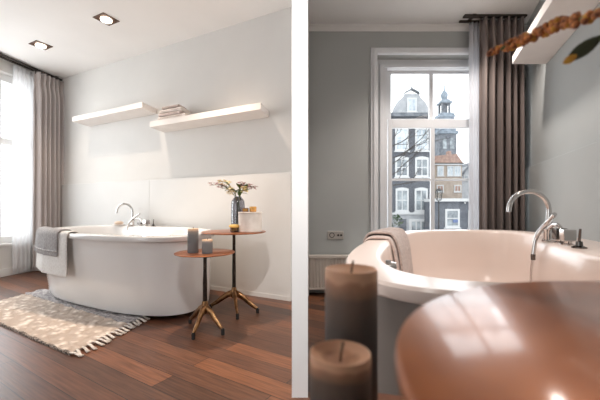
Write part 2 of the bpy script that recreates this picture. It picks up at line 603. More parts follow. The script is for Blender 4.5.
def curtain(p0, p1, z0, z1, folds, amp, nrm, seed, mtl, parent, name='fabric', pinch=0.45, nz=14, lean=0.0):
    """pleated sheet hung from p0 to p1; nrm is the horizontal direction the folds swing in"""
    rnd = random.Random(seed)
    p0, p1, nrm = Vector(p0), Vector(p1), Vector(nrm)
    n = folds * 10
    ph = [rnd.uniform(-0.5, 0.5) for _ in range(folds + 2)]
    am = [rnd.uniform(0.6, 1.15) for _ in range(folds + 2)]
    rings = []
    for k in range(nz + 1):
        h = k / nz
        z = lerp(z0, z1, h)
        row = []
        for i in range(n + 1):
            t = i / n
            x = t * folds
            j = int(x)
            fr = x - j
            A = amp * lerp(am[j], am[j + 1], fr)
            f = math.sin(2 * PI * x + ph[j] * (1 - fr) * 0.8 + ph[j + 1] * fr * 0.8 + 0.35 * math.sin(3.1 * h + j))
            f = math.copysign(abs(f) ** 0.8, f)
            sc = 1.0 if h < 0.9 else lerp(1.0, pinch, min(1, (h - 0.9) / 0.05))
            if h > 0.97:
                sc = 0.75
            row.append(p0.lerp(p1, t) + nrm * (f * A * sc + lean * (1 - h) * (1 - h)) + Vector((0, 0, z)))
        rings.append(row)
    return MB().loft(rings, False, False, closed=False).build(name, mtl, parent, smooth=True, solid=0.003)


zc = Z_A - 0.045
cq0, cq1 = 0.035, 0.41
e = empty('curtain', LA(0.25, 0.1, 0), 'full length taupe pleated curtain in the corner left of the shelves', 'curtain')
curtain(LA(cq0, 0.125, 0), LA(cq1, 0.125, 0), 0.015, zc, 6, 0.045, nL, 3, M['curtain_a'], e, nz=40)
for i in range(7):
    q = lerp(cq0 + 0.02, cq1 - 0.02, i / 6)
    MB().tube([LA(q, 0.111, zc - 0.03), LA(q, 0.111, zc + 0.012)], 0.004, 6).build('hook', M['rail'], e)
e = empty('sheer_curtain', LA(0.7, 0.06, 0), 'white sheer voile curtain at the far left, beside the taupe curtain', 'curtain')
curtain(LA(0.36, 0.045, 0), LA(0.60, 0.045, 0), 0.015, zc, 5, 0.016, nL, 5, M['sheer'], e, nz=30)
e = empty('curtain_rail', LA(0.7, 0.09, Z_A), 'dark curtain rail under the ceiling of the left room', 'curtain rail')
MB().quadbox(LA(0.01, 0.10, Z_A - 0.028), -d2h * 2.6, nL * 0.022, (0, 0, 0.018)).build('track', M['rail'], e)
MB().quadbox(LA(0.01, 0.035, Z_A - 0.028), -d2h * 2.6, nL * 0.022, (0, 0, 0.018)).build('track', M['rail'], e)
for q in (0.1, 0.9, 1.8, 2.5):
    MB().quadbox(LA(q, 0.03, Z_A - 0.012), -d2h * 0.03, nL * 0.1, (0, 0, 0.012)).build('bracket', M['rail'], e)


# downlights
def downlight(x, y, z, label, ang):
    e = empty('downlight', (x, y, z), label, 'ceiling light', 'square recessed downlights')
    ca, sa = math.cos(ang), math.sin(ang)
    R = lambda px, py, pz: Vector((x + px * ca - py * sa, y + px * sa + py * ca, z + pz))
    h0, h1 = 0.075, 0.058
    ro = [R(h0 * i, h0 * j, -0.001) for i, j in ((-1, -1), (1, -1), (1, 1), (-1, 1))]
    ro2 = [R(h0 * i, h0 * j, -0.007) for i, j in ((-1, -1), (1, -1), (1, 1), (-1, 1))]
    ri = [R(h1 * i, h1 * j, -0.007) for i, j in ((-1, -1), (1, -1), (1, 1), (-1, 1))]
    ri2 = [R(h1 * i, h1 * j, -0.002) for i, j in ((-1, -1), (1, -1), (1, 1), (-1, 1))]
    MB().loft([ro, ro2, ri, ri2], False, True).build('trim_frame', M['bronze_trim'], e)
    MB().lathe([(0.046, -0.004), (0.046, -0.014), (0.042, -0.020), (0.03, -0.026), (0.012, -0.029)], (x, y, z), 24).build('lens', M['lamp'], e, smooth='auto', label='glowing round lens')
    return e


angA = math.atan2(D1.y, D1.x)
downlight(-2.67, 3.40, Z_A, 'square bronze recessed downlight nearest the taupe curtain', angA)
downlight(-1.72, 2.93, Z_A, 'square bronze recessed downlight above the bath, farther from the curtain', angA)


# shelves
def shelf_a(s0, s1, depth, z0, z1, label):
    e = empty('floating_shelf', WA((s0 + s1) / 2, 0, z0), label, 'shelf')
    MB().quadbox(WA(s0, 0, z0), D1 * (s1 - s0), -D2 * depth, (0, 0, z1 - z0)).build('shelf_board', M['shelf'], e, bevel=0.003)


shelf_a(s_of(157), s_of(89), 0.235, 1.762, 1.816, 'upper left white floating shelf, empty, nearest the curtain')
shelf_a(s_of(269), s_of(164), 0.235, 1.555, 1.61, 'long white floating shelf holding folded towels, above the side tables')
# folded towels on the long shelf
zt = 1.61
rnd = random.Random(2)
for k, (mm, lab, s0, s1, h) in enumerate((
        (M['fold1'], 'cream folded towel at the bottom of the shelf stack', 0.0, 0.36, 0.034),
        (M['fold2'], 'pinkish folded towel second from the bottom of the shelf stack', 0.01, 0.29, 0.032),
        (M['fold1'], 'cream folded towel second from the top of the shelf stack', 0.02, 0.30, 0.036),
        (M['fold3'], 'smaller taupe folded towel on top of the shelf stack', 0.05, 0.26, 0.030))):
    sa = s_of(164) - 0.10
    base = WA(sa - (s0 + s1) / 2, 0.12, zt)
    e = empty('folded_towel', base, lab, 'towel', 'folded towels on the long shelf')
    # a rounded fold: stadium section swept along the wall
    L = s1 - s0
    rings = []
    for i in range(9):
        s = sa - s0 - L * i / 8
        wob = 0.003 * math.sin(i * 1.7 + k)
        ring = []
        for j in range(16):
            an = 2 * PI * j / 16
            tt = 0.13 + math.copysign(abs(math.cos(an)) ** 0.4, math.cos(an)) * (0.095 - 0.004 * k + wob)
            zz = zt + h / 2 + math.copysign(abs(math.sin(an)) ** 0.6, math.sin(an)) * h / 2
            ring.append(WA(s, tt, zz))
        rings.append(ring)
    MB().loft(rings).build('towel_body', mm, e, smooth='auto')
    MB().quadbox(WA(sa - s0 - L * 0.1, 0.222 - 0.004 * k, zt + h * 0.42), -D1 * L * 0.8, -D2 * 0.006, (0, 0, h * 0.10)).build('fold_edge', M['fold3'], e)
    zt += h


# ------------------------------------------------------------------ bath tubs
class Tub:
    def __init__(self, c, ax, bx, zr, n=2.6, deck=0.0, deckspan=0.6, deckpos=0.0, rim=0.06, flare=1.0, kb=1.0):
        self.c, self.ax, self.bx, self.zr, self.n = Vector(c), Vector(ax), Vector(bx), zr, n
        self.deck, self.ds, self.dp = deck, deckspan, deckpos
        self.rim, self.flare, self.kb = rim, flare, kb

    def pt(self, th, inset, z, deckf=0.0, kb=1.0):
        la, lb = self.ax.length, self.bx.length
        co, si = math.cos(th), math.sin(th)
        ca = math.copysign(abs(co) ** (2 / self.n), co)
        cb = math.copysign(abs(si) ** (2 / self.n), si)
        fa = max(0.02, 1 - inset / la)
        fb = max(0.02, 1 - inset * kb / lb)
        p = self.c + self.ax * ca * fa + self.bx * cb * fb
        if deckf and si > 0:
            w = max(0.0, 1 - ((ca - self.dp) / self.ds) ** 4)
            p = p - self.bx / lb * self.deck * deckf * min(1, w) * min(1, cb * 1.2) 
        return Vector((p.x, p.y, z))

    def mesh(self, e, mtl, skirt=None):
        zr = self.zr
        N = 96
        g, r = self.flare, self.rim
        prof = [(0.03 + 0.11 * g, 0.03, 0), (0.02 + 0.09 * g, 0.034, 0), (0.02 + 0.07 * g, 0.055, 0), (0.02 + 0.055 * g, 0.14, 0), (0.022 + 0.03 * g, 0.32, 0), (0.024 + 0.010 * g, zr - 0.10, 0),
                (0.026, zr - 0.045, 0), (0.022, zr - 0.040, 0), (0.004, zr - 0.038, 0), (0.0, zr - 0.032, 0), (0.0, zr - 0.008, 0), (0.006, zr, 0),
                (r, zr + 0.001, 1), (r + 0.012, zr - 0.004, 1), (r + 0.022, zr - 0.02, 1), (r + 0.04, zr - 0.12, 1), (r + 0.065, zr - 0.26, 0.9), (r + 0.10, zr - 0.36, 0.6),
                (r + 0.16, zr - 0.415, 0.3), (r + 0.24, zr - 0.43, 0)]
        rings = [[self.pt(2 * PI * i / N, ins, z, d, lerp(1, self.kb, max(0, 1 - z / (zr - 0.045))) if q < 6 else 1) for i in range(N)] for q, (ins, z, d) in enumerate(prof)]
        MB().loft(rings[6:], False, True).build('tub_basin', mtl, e, smooth='auto')
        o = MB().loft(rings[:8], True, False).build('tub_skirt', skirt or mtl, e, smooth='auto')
        rings = [[self.pt(2 * PI * i / N, ins, z, 0, self.kb) for i in range(N)] for ins, z in ((0.11 + 0.05 * g, 0.0), (0.11 + 0.05 * g, 0.032))]
        MB().loft(rings).build('plinth', M['plinth'], e, smooth='auto', label='black recessed plinth')
        return o

    def normal(self, th):
        a, b = self.pt(th - 0.02, 0, 0), self.pt(th + 0.02, 0, 0)
        t = (b - a).normalized()
        n = Vector((t.y, -t.x, 0))
        if n.dot(self.pt(th, 0, 0) - Vector((self.c.x, self.c.y, 0))) < 0:
            n = -n
        return n


def towel(tub, th0, th1, out_len, in_len, lift, mtl, name, label, group, waves=2.0, seed=1, slant=0.0, stripe=None, base_out=0.012, thick=0.008):
    rnd = random.Random(seed)
    e = empty(name, tub.pt((th0 + th1) / 2, 0.03, tub.zr), label, 'towel', group)
    nc = 26
    zr = tub.zr

    def row_of(d, tt):
        """d measured along the cloth from the outer hem"""
        return d
    prof = []
    for k in range(11):
        prof.append((-base_out - lift, zr - out_len * (1 - k / 10) - 0.012, 1 - k / 10))
    prof += [(-0.004 - lift * 0.6, zr + 0.004 + lift, 0), (0.012, zr + 0.010 + lift, 0), (0.035, zr + 0.012 + lift, 0), (tub.rim, zr + 0.011 + lift, 0), (tub.rim + 0.018 + lift * 0.5, zr + 0.003 + lift, 0)]
    for k in range(1, 9):
        f = k / 8
        prof.append((tub.rim + 0.034 + lift + 0.05 * f * in_len / 0.3, zr - 0.008 - in_len * f, -f * 0.5))
    rings = []
    for ins, z, sw in prof:
        row = []
        for i in range(nc + 1):
            t = i / nc
            th = lerp(th0, th1, t)
            p = tub.pt(th, ins, z)
            wav = 0.010 * sw * math.sin(waves * 2 * PI * t + seed) + 0.005 * sw * math.sin(waves * 5.3 * PI * t + seed * 2)
            p += tub.normal(th) * (abs(wav) + 0.4 * wav)
            p.z += slant * (t - 0.5) * max(0, sw)
            row.append(p)
        rings.append(row)
    body = MB().loft(rings, False, False, closed=False).build('towel_cloth', mtl, e, smooth=True, solid=thick, subsurf=1)
    if stripe:
        rr = []
        for d in stripe:
            row = []
            for i in range(nc + 1):
                t = i / nc
                th = lerp(th0, th1, t)
                sw = d
                p = tub.pt(th, -base_out - lift, zr - out_len * sw - 0.012)
                wav = 0.010 * sw * math.sin(waves * 2 * PI * t + seed) + 0.005 * sw * math.sin(waves * 5.3 * PI * t + seed * 2)
                p += tub.normal(th) * (abs(wav) + 0.4 * wav + thick * 0.7)
                p.z += slant * (t - 0.5) * sw
                row.append(p)
            rr.append(row)
        MB().loft(rr, False, False, closed=False).build('woven_border', M['stripe'], e, smooth=True, solid=0.003)
    return e


tubA = Tub((-1.515, 2.875, 0), D1 * 0.91, D2 * 0.50, 0.585, 2.7, flare=0.16, kb=3.0, deck=0.07, deckspan=0.45, deckpos=-0.05)
e = empty('bathtub', (tubA.c.x, tubA.c.y, 0), 'white freestanding bathtub along the shelf wall, seen from outside', 'bathtub')
tubA.mesh(e, M['tub'])
ov = tubA.pt(-PI / 2 + 0.2, 0.095, tubA.zr - 0.1)
# overflow on the far inner wall, under the taps
ovp = tubA.pt(PI / 2 + 0.25, 0.10, tubA.zr - 0.09, 1)
MB().ball(ovp, 0.028, sc=(1, 0.6, 1)).build('overflow_knob', M['chrome'], e, smooth=True)



def th_col(tub, u, lo, hi, inset=0.0):
    """theta between lo and hi whose rim point lies in column u"""
    return min((abs(CX + F * tub.pt(t, inset, 0).x / tub.pt(t, inset, 0).y - u), t) for t in [lerp(lo, hi, i / 800) for i in range(801)])[1]


tl = lambda u: th_col(tubA, u, -PI / 2, -0.02)
towel(tubA, tl(69), tl(44), 0.31, 0.14, 0.0, M['white_towel'], 'bath_towel', 'long white bath towel hanging lowest over the left end of the bath', None, seed=4)
towel(tubA, tl(61), tl(40) + 0.04, 0.165, 0.12, 0.012, M['grey_towel'], 'hand_towel', 'short grey towel with a woven border lying over the long white towel', None, seed=9, waves=3, stripe=(0.72, 0.80))


def ringpath(c, r, axis1, axis2, a0, a1, n=14):
    return [Vector(c) + axis1 * r * math.cos(lerp(a0, a1, i / n)) + axis2 * r * math.sin(lerp(a0, a1, i / n)) for i in range(n + 1)]


UP = Vector((0, 0, 1))


def tap_set(base, along, inward, sc, labels, k=1.0):
    """deck-mounted mixer: gooseneck spout, cross body, lever, cube handles; along = direction of the deck, inward = over the water"""
    base, along, inward = Vector(base), Vector(along).normalized(), Vector(inward).normalized()
    e = empty('bath_faucet', base, labels[0], 'faucet')
    # spout: riser then a wide arc over the bath
    r = 0.105 * sc
    rise = 0.16 * sc
    top = base + UP * rise
    path = [base, base + UP * rise * 0.5, top] + ringpath(top + inward * r, r, -inward, UP, 0.12, PI * 1.02, 18)
    rad = [0.016 * sc] * 2 + [0.0125 * sc] * (len(path) - 2)
    MB().tube(path, rad, 14).build('spout', M['chrome'], e, smooth='auto')
    MB().lathe([(0.03 * sc, 0), (0.03 * sc, 0.006 * sc), (0.022 * sc, 0.012 * sc), (0.02 * sc, 0.05 * sc), (0.017 * sc, 0.055 * sc)], base, 20).build('spout_base', M['chrome'], e, smooth='auto')
    for i, d in enumerate((0.15, 0.245)):
        b = base + along * d * sc
        s = 0.029 * sc
        hh = MB()
        hh.lathe([(0.03 * sc, 0), (0.03 * sc, 0.006 * sc), (0.016 * sc, 0.010 * sc), (0.016 * sc, 0.022 * sc)], b, 18)
        hh.build('handle_base', M['chrome'], e, smooth='auto')
        MB().quadbox(b - along * s - inward * s + UP * 0.02 * sc, along * 2 * s, inward * 2 * s, UP * 0.055 * sc).build('handle', M['darkchrome' if i == 0 else 'chrome'], e, bevel=0.004 * sc)
    # small diverter further along
    b = base + along * 0.365 * sc
    dv = MB()
    dv.lathe([(0.028 * sc, 0), (0.028 * sc, 0.006 * sc), (0.014 * sc, 0.012 * sc), (0.012 * sc, 0.03 * sc)], b, 18)
    dv.build('diverter', M['darkchrome'], e, smooth='auto')
    MB().tube([b + UP * 0.025 * sc, b + UP * 0.085 * sc + along * 0.01 * sc], [0.006 * sc, 0.005 * sc], 10).build('diverter_lever', M['darkchrome'], e, smooth='auto')
    # hand shower lying across its cradle, hose dropping into the bath
    hb = base + along * 0.06 * sc + inward * 0.035 * sc
    h = empty('hand_shower', hb, labels[1], 'hand shower')
    MB().lathe([(0.022 * sc, 0), (0.022 * sc, 0.005 * sc), (0.012 * sc, 0.01 * sc), (0.012 * sc, 0.055 * sc), (0.018 * sc, 0.065 * sc)], hb, 16).build('cradle', M['chrome'], h, smooth='auto')
    p0 = hb + UP * 0.145 * sc + along * 0.12 * sc
    p1 = hb + UP * 0.10 * sc + along * 0.02 * sc
    p2 = hb + UP * 0.03 * sc - along * 0.02 * sc + inward * 0.04 * sc
    p3 = hb - UP * 0.07 * sc - along * 0.02 * sc + inward * 0.06 * sc
    MB().tube(smoothpath([p0, p1, p2, p3]), [0.010 * sc] * 8 + [0.012 * sc] * 9 + [0.010 * sc] * 8, 12).build('handset', M['chrome'], h, smooth='auto')
    MB().tube(smoothpath([p3, p3 - UP * 0.10 * sc + inward * 0.01 * sc, p3 - UP * 0.22 * sc + inward * 0.012 * sc]), 0.0065 * sc, 10).build('hose', M['chrome'], h, smooth='auto')
    MB().lathe([(0.011 * sc, 0), (0.011 * sc, 0.03 * sc)], p3 - UP * 0.03 * sc, 12).build('hose_nut', M['darkchrome'], h, smooth='auto')
    # curved side pipe of the mixer
    q = base + along * 0.02 * sc + UP * 0.07 * sc
    MB().tube(smoothpath([q, q + along * 0.06 * sc + UP * 0.02 * sc, q + along * 0.12 * sc + UP * 0.012 * sc, q + along * 0.155 * sc - UP * 0.03 * sc]), 0.011 * sc, 12).build('mixer_pipe', M['chrome'], e, smooth='auto')
    return e


tb = lambda u: th_col(tubA, u, 0.05, PI - 0.05, 0.06)
tap_set(tubA.pt(tb(132.5), 0.06, tubA.zr), -D1, D1 * 0.9 - D2.normalized() * 0.3, 0.86,
        ('chrome gooseneck bath faucet on the far rim of the bath by the side tables', 'chrome hand shower beside the spout on the left-hand bath'))
sp = tubA.pt(tb(119), 0.06, tubA.zr + 0.001)
e = empty('soap_dish', sp, 'small beige soap on a dish beside the left-hand gooseneck spout', 'soap dish')
MB().lathe([(0.045, 0), (0.06, 0.006), (0.062, 0.012), (0.055, 0.008)], sp, 24).build('dish', M['shelf'], e, smooth='auto')
MB().ball(sp + UP * 0.027, 0.045, sc=(1.1, 0.7, 0.42)).build('soap_bar', M['soap'], e, smooth=True)


# ------------------------------------------------------------------ side tables
def side_table(x, y, z, R, angs, reach, label, top_m=None, foot_h=0.0):
    e = empty('side_table', (x, y, 0), label, 'side table')
    MB().lathe([(R - 0.012, -0.008), (R, -0.004), (R, 0.0), (R - 0.004, 0.002)], (x, y, z), 72).build('tabletop', top_m or M['copper'], e, smooth='auto')
    MB().lathe([(0.03, -0.012), (0.035, -0.008)], (x, y, z), 20).build('top_plate', M['bronze_dark'], e, smooth='auto')
    MB().lathe([(0.014, 0.13), (0.014, 0.3), (0.0115, z - 0.12), (0.0115, z - 0.011), ], (x, y, 0), 16).build('post', M['bronze_dark'], e, smooth='auto')
    MB().lathe([(0.018, 0.10), (0.028, 0.115), (0.025, 0.145), (0.016, 0.18)], (x, y, 0), 18).build('hub', M['bronze'], e, smooth='auto')
    for a in angs:
        d = Vector((math.cos(a), math.sin(a), 0))
        c = Vector((x, y, 0))
        pts = smoothpath([c + UP * 0.135 + d * 0.004, c + d * reach * 0.30 + UP * 0.118, c + d * reach * 0.72 + UP * 0.062, c + d * reach + UP * 0.03], 5)
        n = len(pts)
        leg = MB().tube(pts, [lerp(0.028, 0.011, (i / (n - 1)) ** 0.8) for i in range(n)], 12, squash=(0.75, 1.05)).build('leg', M['bronze'], e, smooth=True)
        MB().lathe([(0.011, 0), (0.011, 0.03), (0.008, 0.04)], c + d * reach, 14).build('rubber_foot', M['rubber'], leg, smooth='auto', label='black rubber foot')
    return e


def ang_to(x, y, u, v):
    Y = H * F / (v - HZ)
    X = (u - CX) / F * Y
    return math.atan2(Y - y, X - x)


LT = (-0.607, 2.11)
TT = (-0.495, 2.475)
side_table(LT[0], LT[1], 0.490, 0.187, [ang_to(*LT, 190, 342), ang_to(*LT, 230, 337), ang_to(*LT, 192, 324)], 0.165,
           'low round copper side table holding two grey candles beside the bath')
side_table(TT[0], TT[1], 0.596, 0.238, [ang_to(*TT, 242, 330), ang_to(*TT, 257, 313), ang_to(*TT, 207, 309)], 0.19,
           'taller round copper side table carrying the flower vase')


def candle(x, y, z, r, h, label, mtl=None, wick=True):
    e = empty('candle', (x, y, z), label, 'candle', 'grey pillar candles')
    seg = 36
    rnd = random.Random(int(x * 1000))
    prof = [(r * 0.97, 0), (r, 0.004), (r, h * 0.5), (r, h - 0.006), (r * 0.985, h - 0.001), (r * 0.94, h), (r * 0.86, h - 0.004), (r * 0.5, h - 0.009), (r * 0.05, h - 0.011)]
    o = MB().lathe(prof, (x, y, z), seg).build('wax', mtl or M['candle'], e, smooth='auto')
    MB().tube([(x, y, z + h - 0.012), (x + 0.001, y, z + h), (x + 0.003, y, z + h + 0.010)], 0.0016, 6).build('wick', M['wick'], e)
    return e


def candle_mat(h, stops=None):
    return grad_mat('slate grey wax painted glow %.2f' % h, stops or [(0.0, rgb(104, 104, 106)), (0.80, rgb(116, 114, 113)), (0.93, rgb(150, 140, 132)), (1.03, rgb(232, 196, 164))], 0, h)  # warm glow at the candle top is painted into the wax colour


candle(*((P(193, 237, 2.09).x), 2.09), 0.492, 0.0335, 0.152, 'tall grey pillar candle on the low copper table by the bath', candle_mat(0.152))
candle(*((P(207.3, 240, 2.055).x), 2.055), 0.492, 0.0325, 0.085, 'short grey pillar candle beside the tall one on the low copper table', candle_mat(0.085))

# vase with flowers on the taller table
VX, VY, VZ = P(238, 228, 2.50).x, 2.50, 0.598
e = empty('vase', (VX, VY, VZ), 'smoked grey glass bottle vase holding small flowers on the taller table', 'vase')
rv = 0.052
prof = [(rv * 0.9, 0.0), (rv, 0.006), (rv, 0.19), (rv * 0.93, 0.225), (rv * 0.72, 0.245), (rv * 0.55, 0.252), (rv * 0.5, 0.262), (rv * 0.46, 0.262), (rv * 0.5, 0.25),
        (rv * 0.68, 0.24), (rv * 0.88, 0.222), (rv * 0.95, 0.19), (rv * 0.95, 0.012), (rv * 0.2, 0.010)]
MB().lathe(prof, (VX, VY, VZ), 36).build('glass_body', M['smoke_glass'], e, smooth='auto')


def leafmesh(mb, base, d, L, W, curl=0.2, facing=None):
    base, d = Vector(base), Vector(d).normalized()
    side = d.cross(Vector(facing or UP))
    side = side.normalized() if side.length > 0.1 else Vector((1, 0, 0))
    nrm = side.cross(d).normalized()
    vs, fs = [], []
    n = 6
    for i in range(n + 1):
        t = i / n
        w = W * math.sin(PI * min(0.98, t * 0.92 + 0.06)) ** 0.8 * 0.5
        c = base + d * L * t - nrm * curl * L * t * t
        vs += [c - side * w + nrm * w * 0.25, c, c + side * w + nrm * w * 0.25]
    for i in range(n):
        k = i * 3
        fs += [(k, k + 1, k + 4, k + 3), (k + 1, k + 2, k + 5, k + 4)]
    mb.add(vs, fs)


top = Vector((VX, VY, VZ + 0.262))
stems = [  # tip pixel, depth, petal kind, label
    ((211, 185), 2.44, 'petal_pink', 'flower stem with pink blossoms leaning farthest left out of the vase'),
    ((219, 181), 2.52, 'petal_cream', 'flower stem with cream blossoms rising left of the vase mouth'),
    ((228, 192), 2.40, 'petal_cream', 'short flower stem with cream blossoms drooping in front of the vase'),
    ((242, 184), 2.55, 'petal_pink', 'flower stem with pink blossoms rising just right of the vase mouth'),
    ((254, 187), 2.45, 'petal_pink', 'flower stem with pink blossoms leaning farthest right out of the vase'),
    ((247, 191), 2.42, 'petal_cream', 'flower stem with cream blossoms bending right, below the pink ones')]
for k, ((u, v), Y, pk, lab) in enumerate(stems):
    rnd = random.Random(20 + k)
    tip = P(u, v, Y)
    side = (tip - top)
    neck = top + Vector((side.x, side.y, 0)).normalized() * 0.012
    foot = Vector((VX + rnd.uniform(-0.03, 0.03) - side.x * 0.2, VY + rnd.uniform(-0.02, 0.02), VZ + 0.02))
    mid = neck + (tip - neck) * 0.5 + UP * 0.035
    path = smoothpath([foot, neck - UP * 0.02, mid, tip], 6)
    e = empty('cut_flower', foot, lab, 'flower', 'flowers in the smoked vase')
    MB().tube(path, 0.0022, 6).build('stalk', M['stem'], e, smooth=True)
    pm = MB()
    for i in range(16):
        t = 0.62 + 0.38 * i / 15
        c = path[min(len(path) - 1, int(t * (len(path) - 1)))] + Vector((rnd.uniform(-1, 1), rnd.uniform(-1, 1), rnd.uniform(-0.8, 0.8))) * 0.022
        for j in range(5):
            an = j * 2 * PI / 5 + rnd.random()
            el = rnd.uniform(-0.4, 0.8)
            leafmesh(pm, c, (math.cos(an) * math.cos(el), math.sin(an) * math.cos(el), math.sin(el)), rnd.uniform(0.013, 0.021), 0.014)
    pm.build('blossom', M[pk], e, smooth=True)
    for i in range(3 + k % 2):
        lm = MB()
        t = rnd.uniform(0.42, 0.68)
        c = path[int(t * (len(path) - 1))]
        leafmesh(lm, c, (side.x * 2 + rnd.uniform(-0.2, 0.2), rnd.uniform(-0.4, 0.1), rnd.uniform(0.0, 0.3)), rnd.uniform(0.05, 0.085), rnd.uniform(0.022, 0.034), 0.3)
        lm.build('leaf', M['leaf'], e, smooth=True)

# marble canister
px = P(250.6, 229, 2.45)
jx, jy, jz = px.x, 2.43, 0.598
e = empty('canister', (jx, jy, jz), 'squat white marble canister with a flat lid beside the vase', 'canister')
MB().lathe([(0.082, 0), (0.086, 0.004), (0.086, 0.12), (0.085, 0.132)], (jx, jy, jz), 44).build('pot', M['marble'], e, smooth='auto')
MB().lathe([(0.0865, 0.1335), (0.088, 0.136), (0.088, 0.143), (0.085, 0.146)], (jx, jy, jz), 44).build('lid', M['marble'], e, smooth='auto')
z1 = jz + 0.146
e = empty('tea_light', (jx + 0.022, jy - 0.01, z1), 'amber glass tea light on the canister lid', 'tea light')
MB().lathe([(0.022, 0), (0.026, 0.006), (0.027, 0.034), (0.023, 0.04), (0.021, 0.034), (0.02, 0.012), (0.004, 0.010)], (jx + 0.022, jy - 0.01, z1), 22).build('cup', M['amber'], e, smooth='auto')
MB().lathe([(0.019, 0.010), (0.019, 0.026), (0.003, 0.028)], (jx + 0.022, jy - 0.01, z1), 18).build('wax', M['yellow'], e, smooth='auto')
e = empty('matchbox', (jx - 0.03, jy - 0.015, z1), 'small dark brown box lying on the canister lid', 'box')
MB().box((jx - 0.052, jy - 0.035, z1), (jx - 0.012, jy + 0.01, z1 + 0.028)).build('sleeve', M['brownwood'], e, bevel=0.003)
MB().box((jx - 0.049, jy - 0.037, z1 + 0.005), (jx - 0.015, jy - 0.034, z1 + 0.023)).build('tray', M['amber'], e)
# small smoked candle bowl in front of the vase
bx_, by_ = P(234.5, 230, 2.40).x, 2.40
e = empty('candle_bowl', (bx_, by_, 0.598), 'small smoked glass bowl with a yellow candle at the foot of the vase', 'candle')
MB().lathe([(0.026, 0), (0.031, 0.006), (0.033, 0.036), (0.031, 0.036), (0.029, 0.01), (0.004, 0.008)], (bx_, by_, 0.598), 26).build('bowl', M['smoke_glass'], e, smooth='auto')
MB().lathe([(0.028, 0.010), (0.030, 0.03), (0.040, 0.042), (0.036, 0.052), (0.016, 0.056), (0.003, 0.053)], (bx_, by_, 0.598), 24).build('wax', M['yellow'], e, smooth='auto', label='golden yellow wax')


# ------------------------------------------------------------------ rug
def G(u, v, z=0):
    Y = (H - z) * F / (v - HZ)
    return Vector(((u - CX) / F * Y, Y, z))


r_near = G(70, 356)                 # corner closest to the camera
r_right = G(144, 318)
r_far = G(47, 292)
eu = (r_near - r_right)             # short side, from the right corner to the near one
ev = (r_far - r_right)              # long side, away along the bath
e = empty('rug', (r_right + eu * 0.5 + ev * 0.5), 'cream woven rug with a knotted fringe on the floor before the bath', 'rug')


def RG(a, b, z):
    p = r_right + eu * a + ev * b
    p.z = z
    return p


def rug_sheet(a0, a1, b0, b1, na, nb, zf):
    top = [[RG(lerp(a0, a1, i / na), lerp(b0, b1, j / nb), zf(i, j)) for i in range(na + 1)] for j in range(nb + 1)]
    mb = MB().loft(top, False, False, closed=False)
    per = [RG(lerp(a0, a1, i / na), b0, 0) for i in range(na + 1)] + [RG(a1, lerp(b0, b1, j / nb), 0) for j in range(1, nb + 1)] + \
          [RG(lerp(a1, a0, i / na), b1, 0) for i in range(1, na + 1)] + [RG(a0, lerp(b1, b0, j / nb), 0) for j in range(1, nb)]
    pert = [top[0][i] for i in range(na + 1)] + [top[j][na] for j in range(1, nb + 1)] + [top[nb][na - i] for i in range(1, na + 1)] + [top[nb - j][0] for j in range(1, nb)]
    mb.loft([per, pert], True, False)
    return mb


rnd = random.Random(11)
BL = 1.06
rug_sheet(0.27, 0.985, 0.0, BL, 30, 40, lambda i, j: 0.014 + 0.007 * math.sin(i * 1.9 + (j % 2) * 1.5) * math.sin(j * 1.4) + rnd.uniform(-0.001, 0.002)).build('woven_field', M['rug'], e, smooth='auto')
rug_sheet(0.0, 0.27, 0.0, BL, 10, 50, lambda i, j: 0.016 + rnd.uniform(-0.006, 0.010)).build('tufted_band', M['rug_grey'], e, smooth='auto', label='grey tufted band along the bath side')
rug_sheet(0.985, 1.0, 0.0, BL, 1, 60, lambda i, j: 0.010 + 0.003 * (j % 2)).build('binding', M['rug_edge'], e, label='dark stitched edge')
NT = 17
for k in range(NT):
    a = lerp(0.02, 0.985, k / (NT - 1))
    p = RG(a, 0, 0.012)
    out = -ev.normalized()
    L = rnd.uniform(0.065, 0.085)
    dirn = (out + eu.normalized() * rnd.uniform(-0.25, 0.35)).normalized()
    pts = [p - dirn * 0.01, p + dirn * L * 0.25 + UP * 0.004, p + dirn * L * 0.65 - UP * 0.003, p + dirn * L - UP * 0.006]
    MB().tube(pts, [0.006, 0.008, 0.009, 0.011], 8, squash=(1.0, 0.5)).build('tassel', M['fringe'], e, smooth=True)
far_out = ev.normalized()


# ================================================================== ROOM B (right)
DW = 3.0                                             # depth of the window wall


def XB(u, Y=DW):
    return (u - CX) / F * Y


def ZB(v, Y=DW):
    return H + (HZ - v) / F * Y


def wall_r(Y):
    return 2.045 + 0.37 * (Y - 3.0)


oL, oR = XB(377), XB(498)
oT, oB = ZB(55), ZB(246)
mb = MB()
mb.box((0.0325, DW, 0), (oL, DW + 0.3, Z_B))
mb.box((oR, DW, 0), (2.3, DW + 0.3, Z_B))
mb.box((oL, DW, oT), (oR, DW + 0.3, Z_B))
mb.box((oL, DW, 0), (oR, DW + 0.3, oB))
struct(mb.build('wall_far', M['wall_b']))
p0 = Vector((wall_r(3.0), 3.0, 0))
p1 = Vector((wall_r(-1.4), -1.4, 0))
nR = Vector((1, -0.37, 0)).normalized()
struct(MB().quadbox(p0, p1 - p0, nR * 0.2, (0, 0, Z_B)).build('wall_right', M['wall_b']))
lat = Vector((-0.02, 0, 0))
q0 = Vector((wall_r(2.99), 2.99, 0))
mb = MB()
for y0, y1 in ((2.98, -0.5),):
    a, b = Vector((wall_r(y0), y0, 0)), Vector((wall_r(y1), y1, 0))
    mb.quadbox(a, b - a, lat, (0, 0, 1.122))
struct(mb.build('trim_2', M['wall_b'], bevel=0.002))
struct(MB().box((-2.3, -1.75, 0), (2.8, -1.6, Z_A)).build('wall_front_blocker', M['wall_b']))  # unseen wall behind the camera, stretched left to block light from the bath
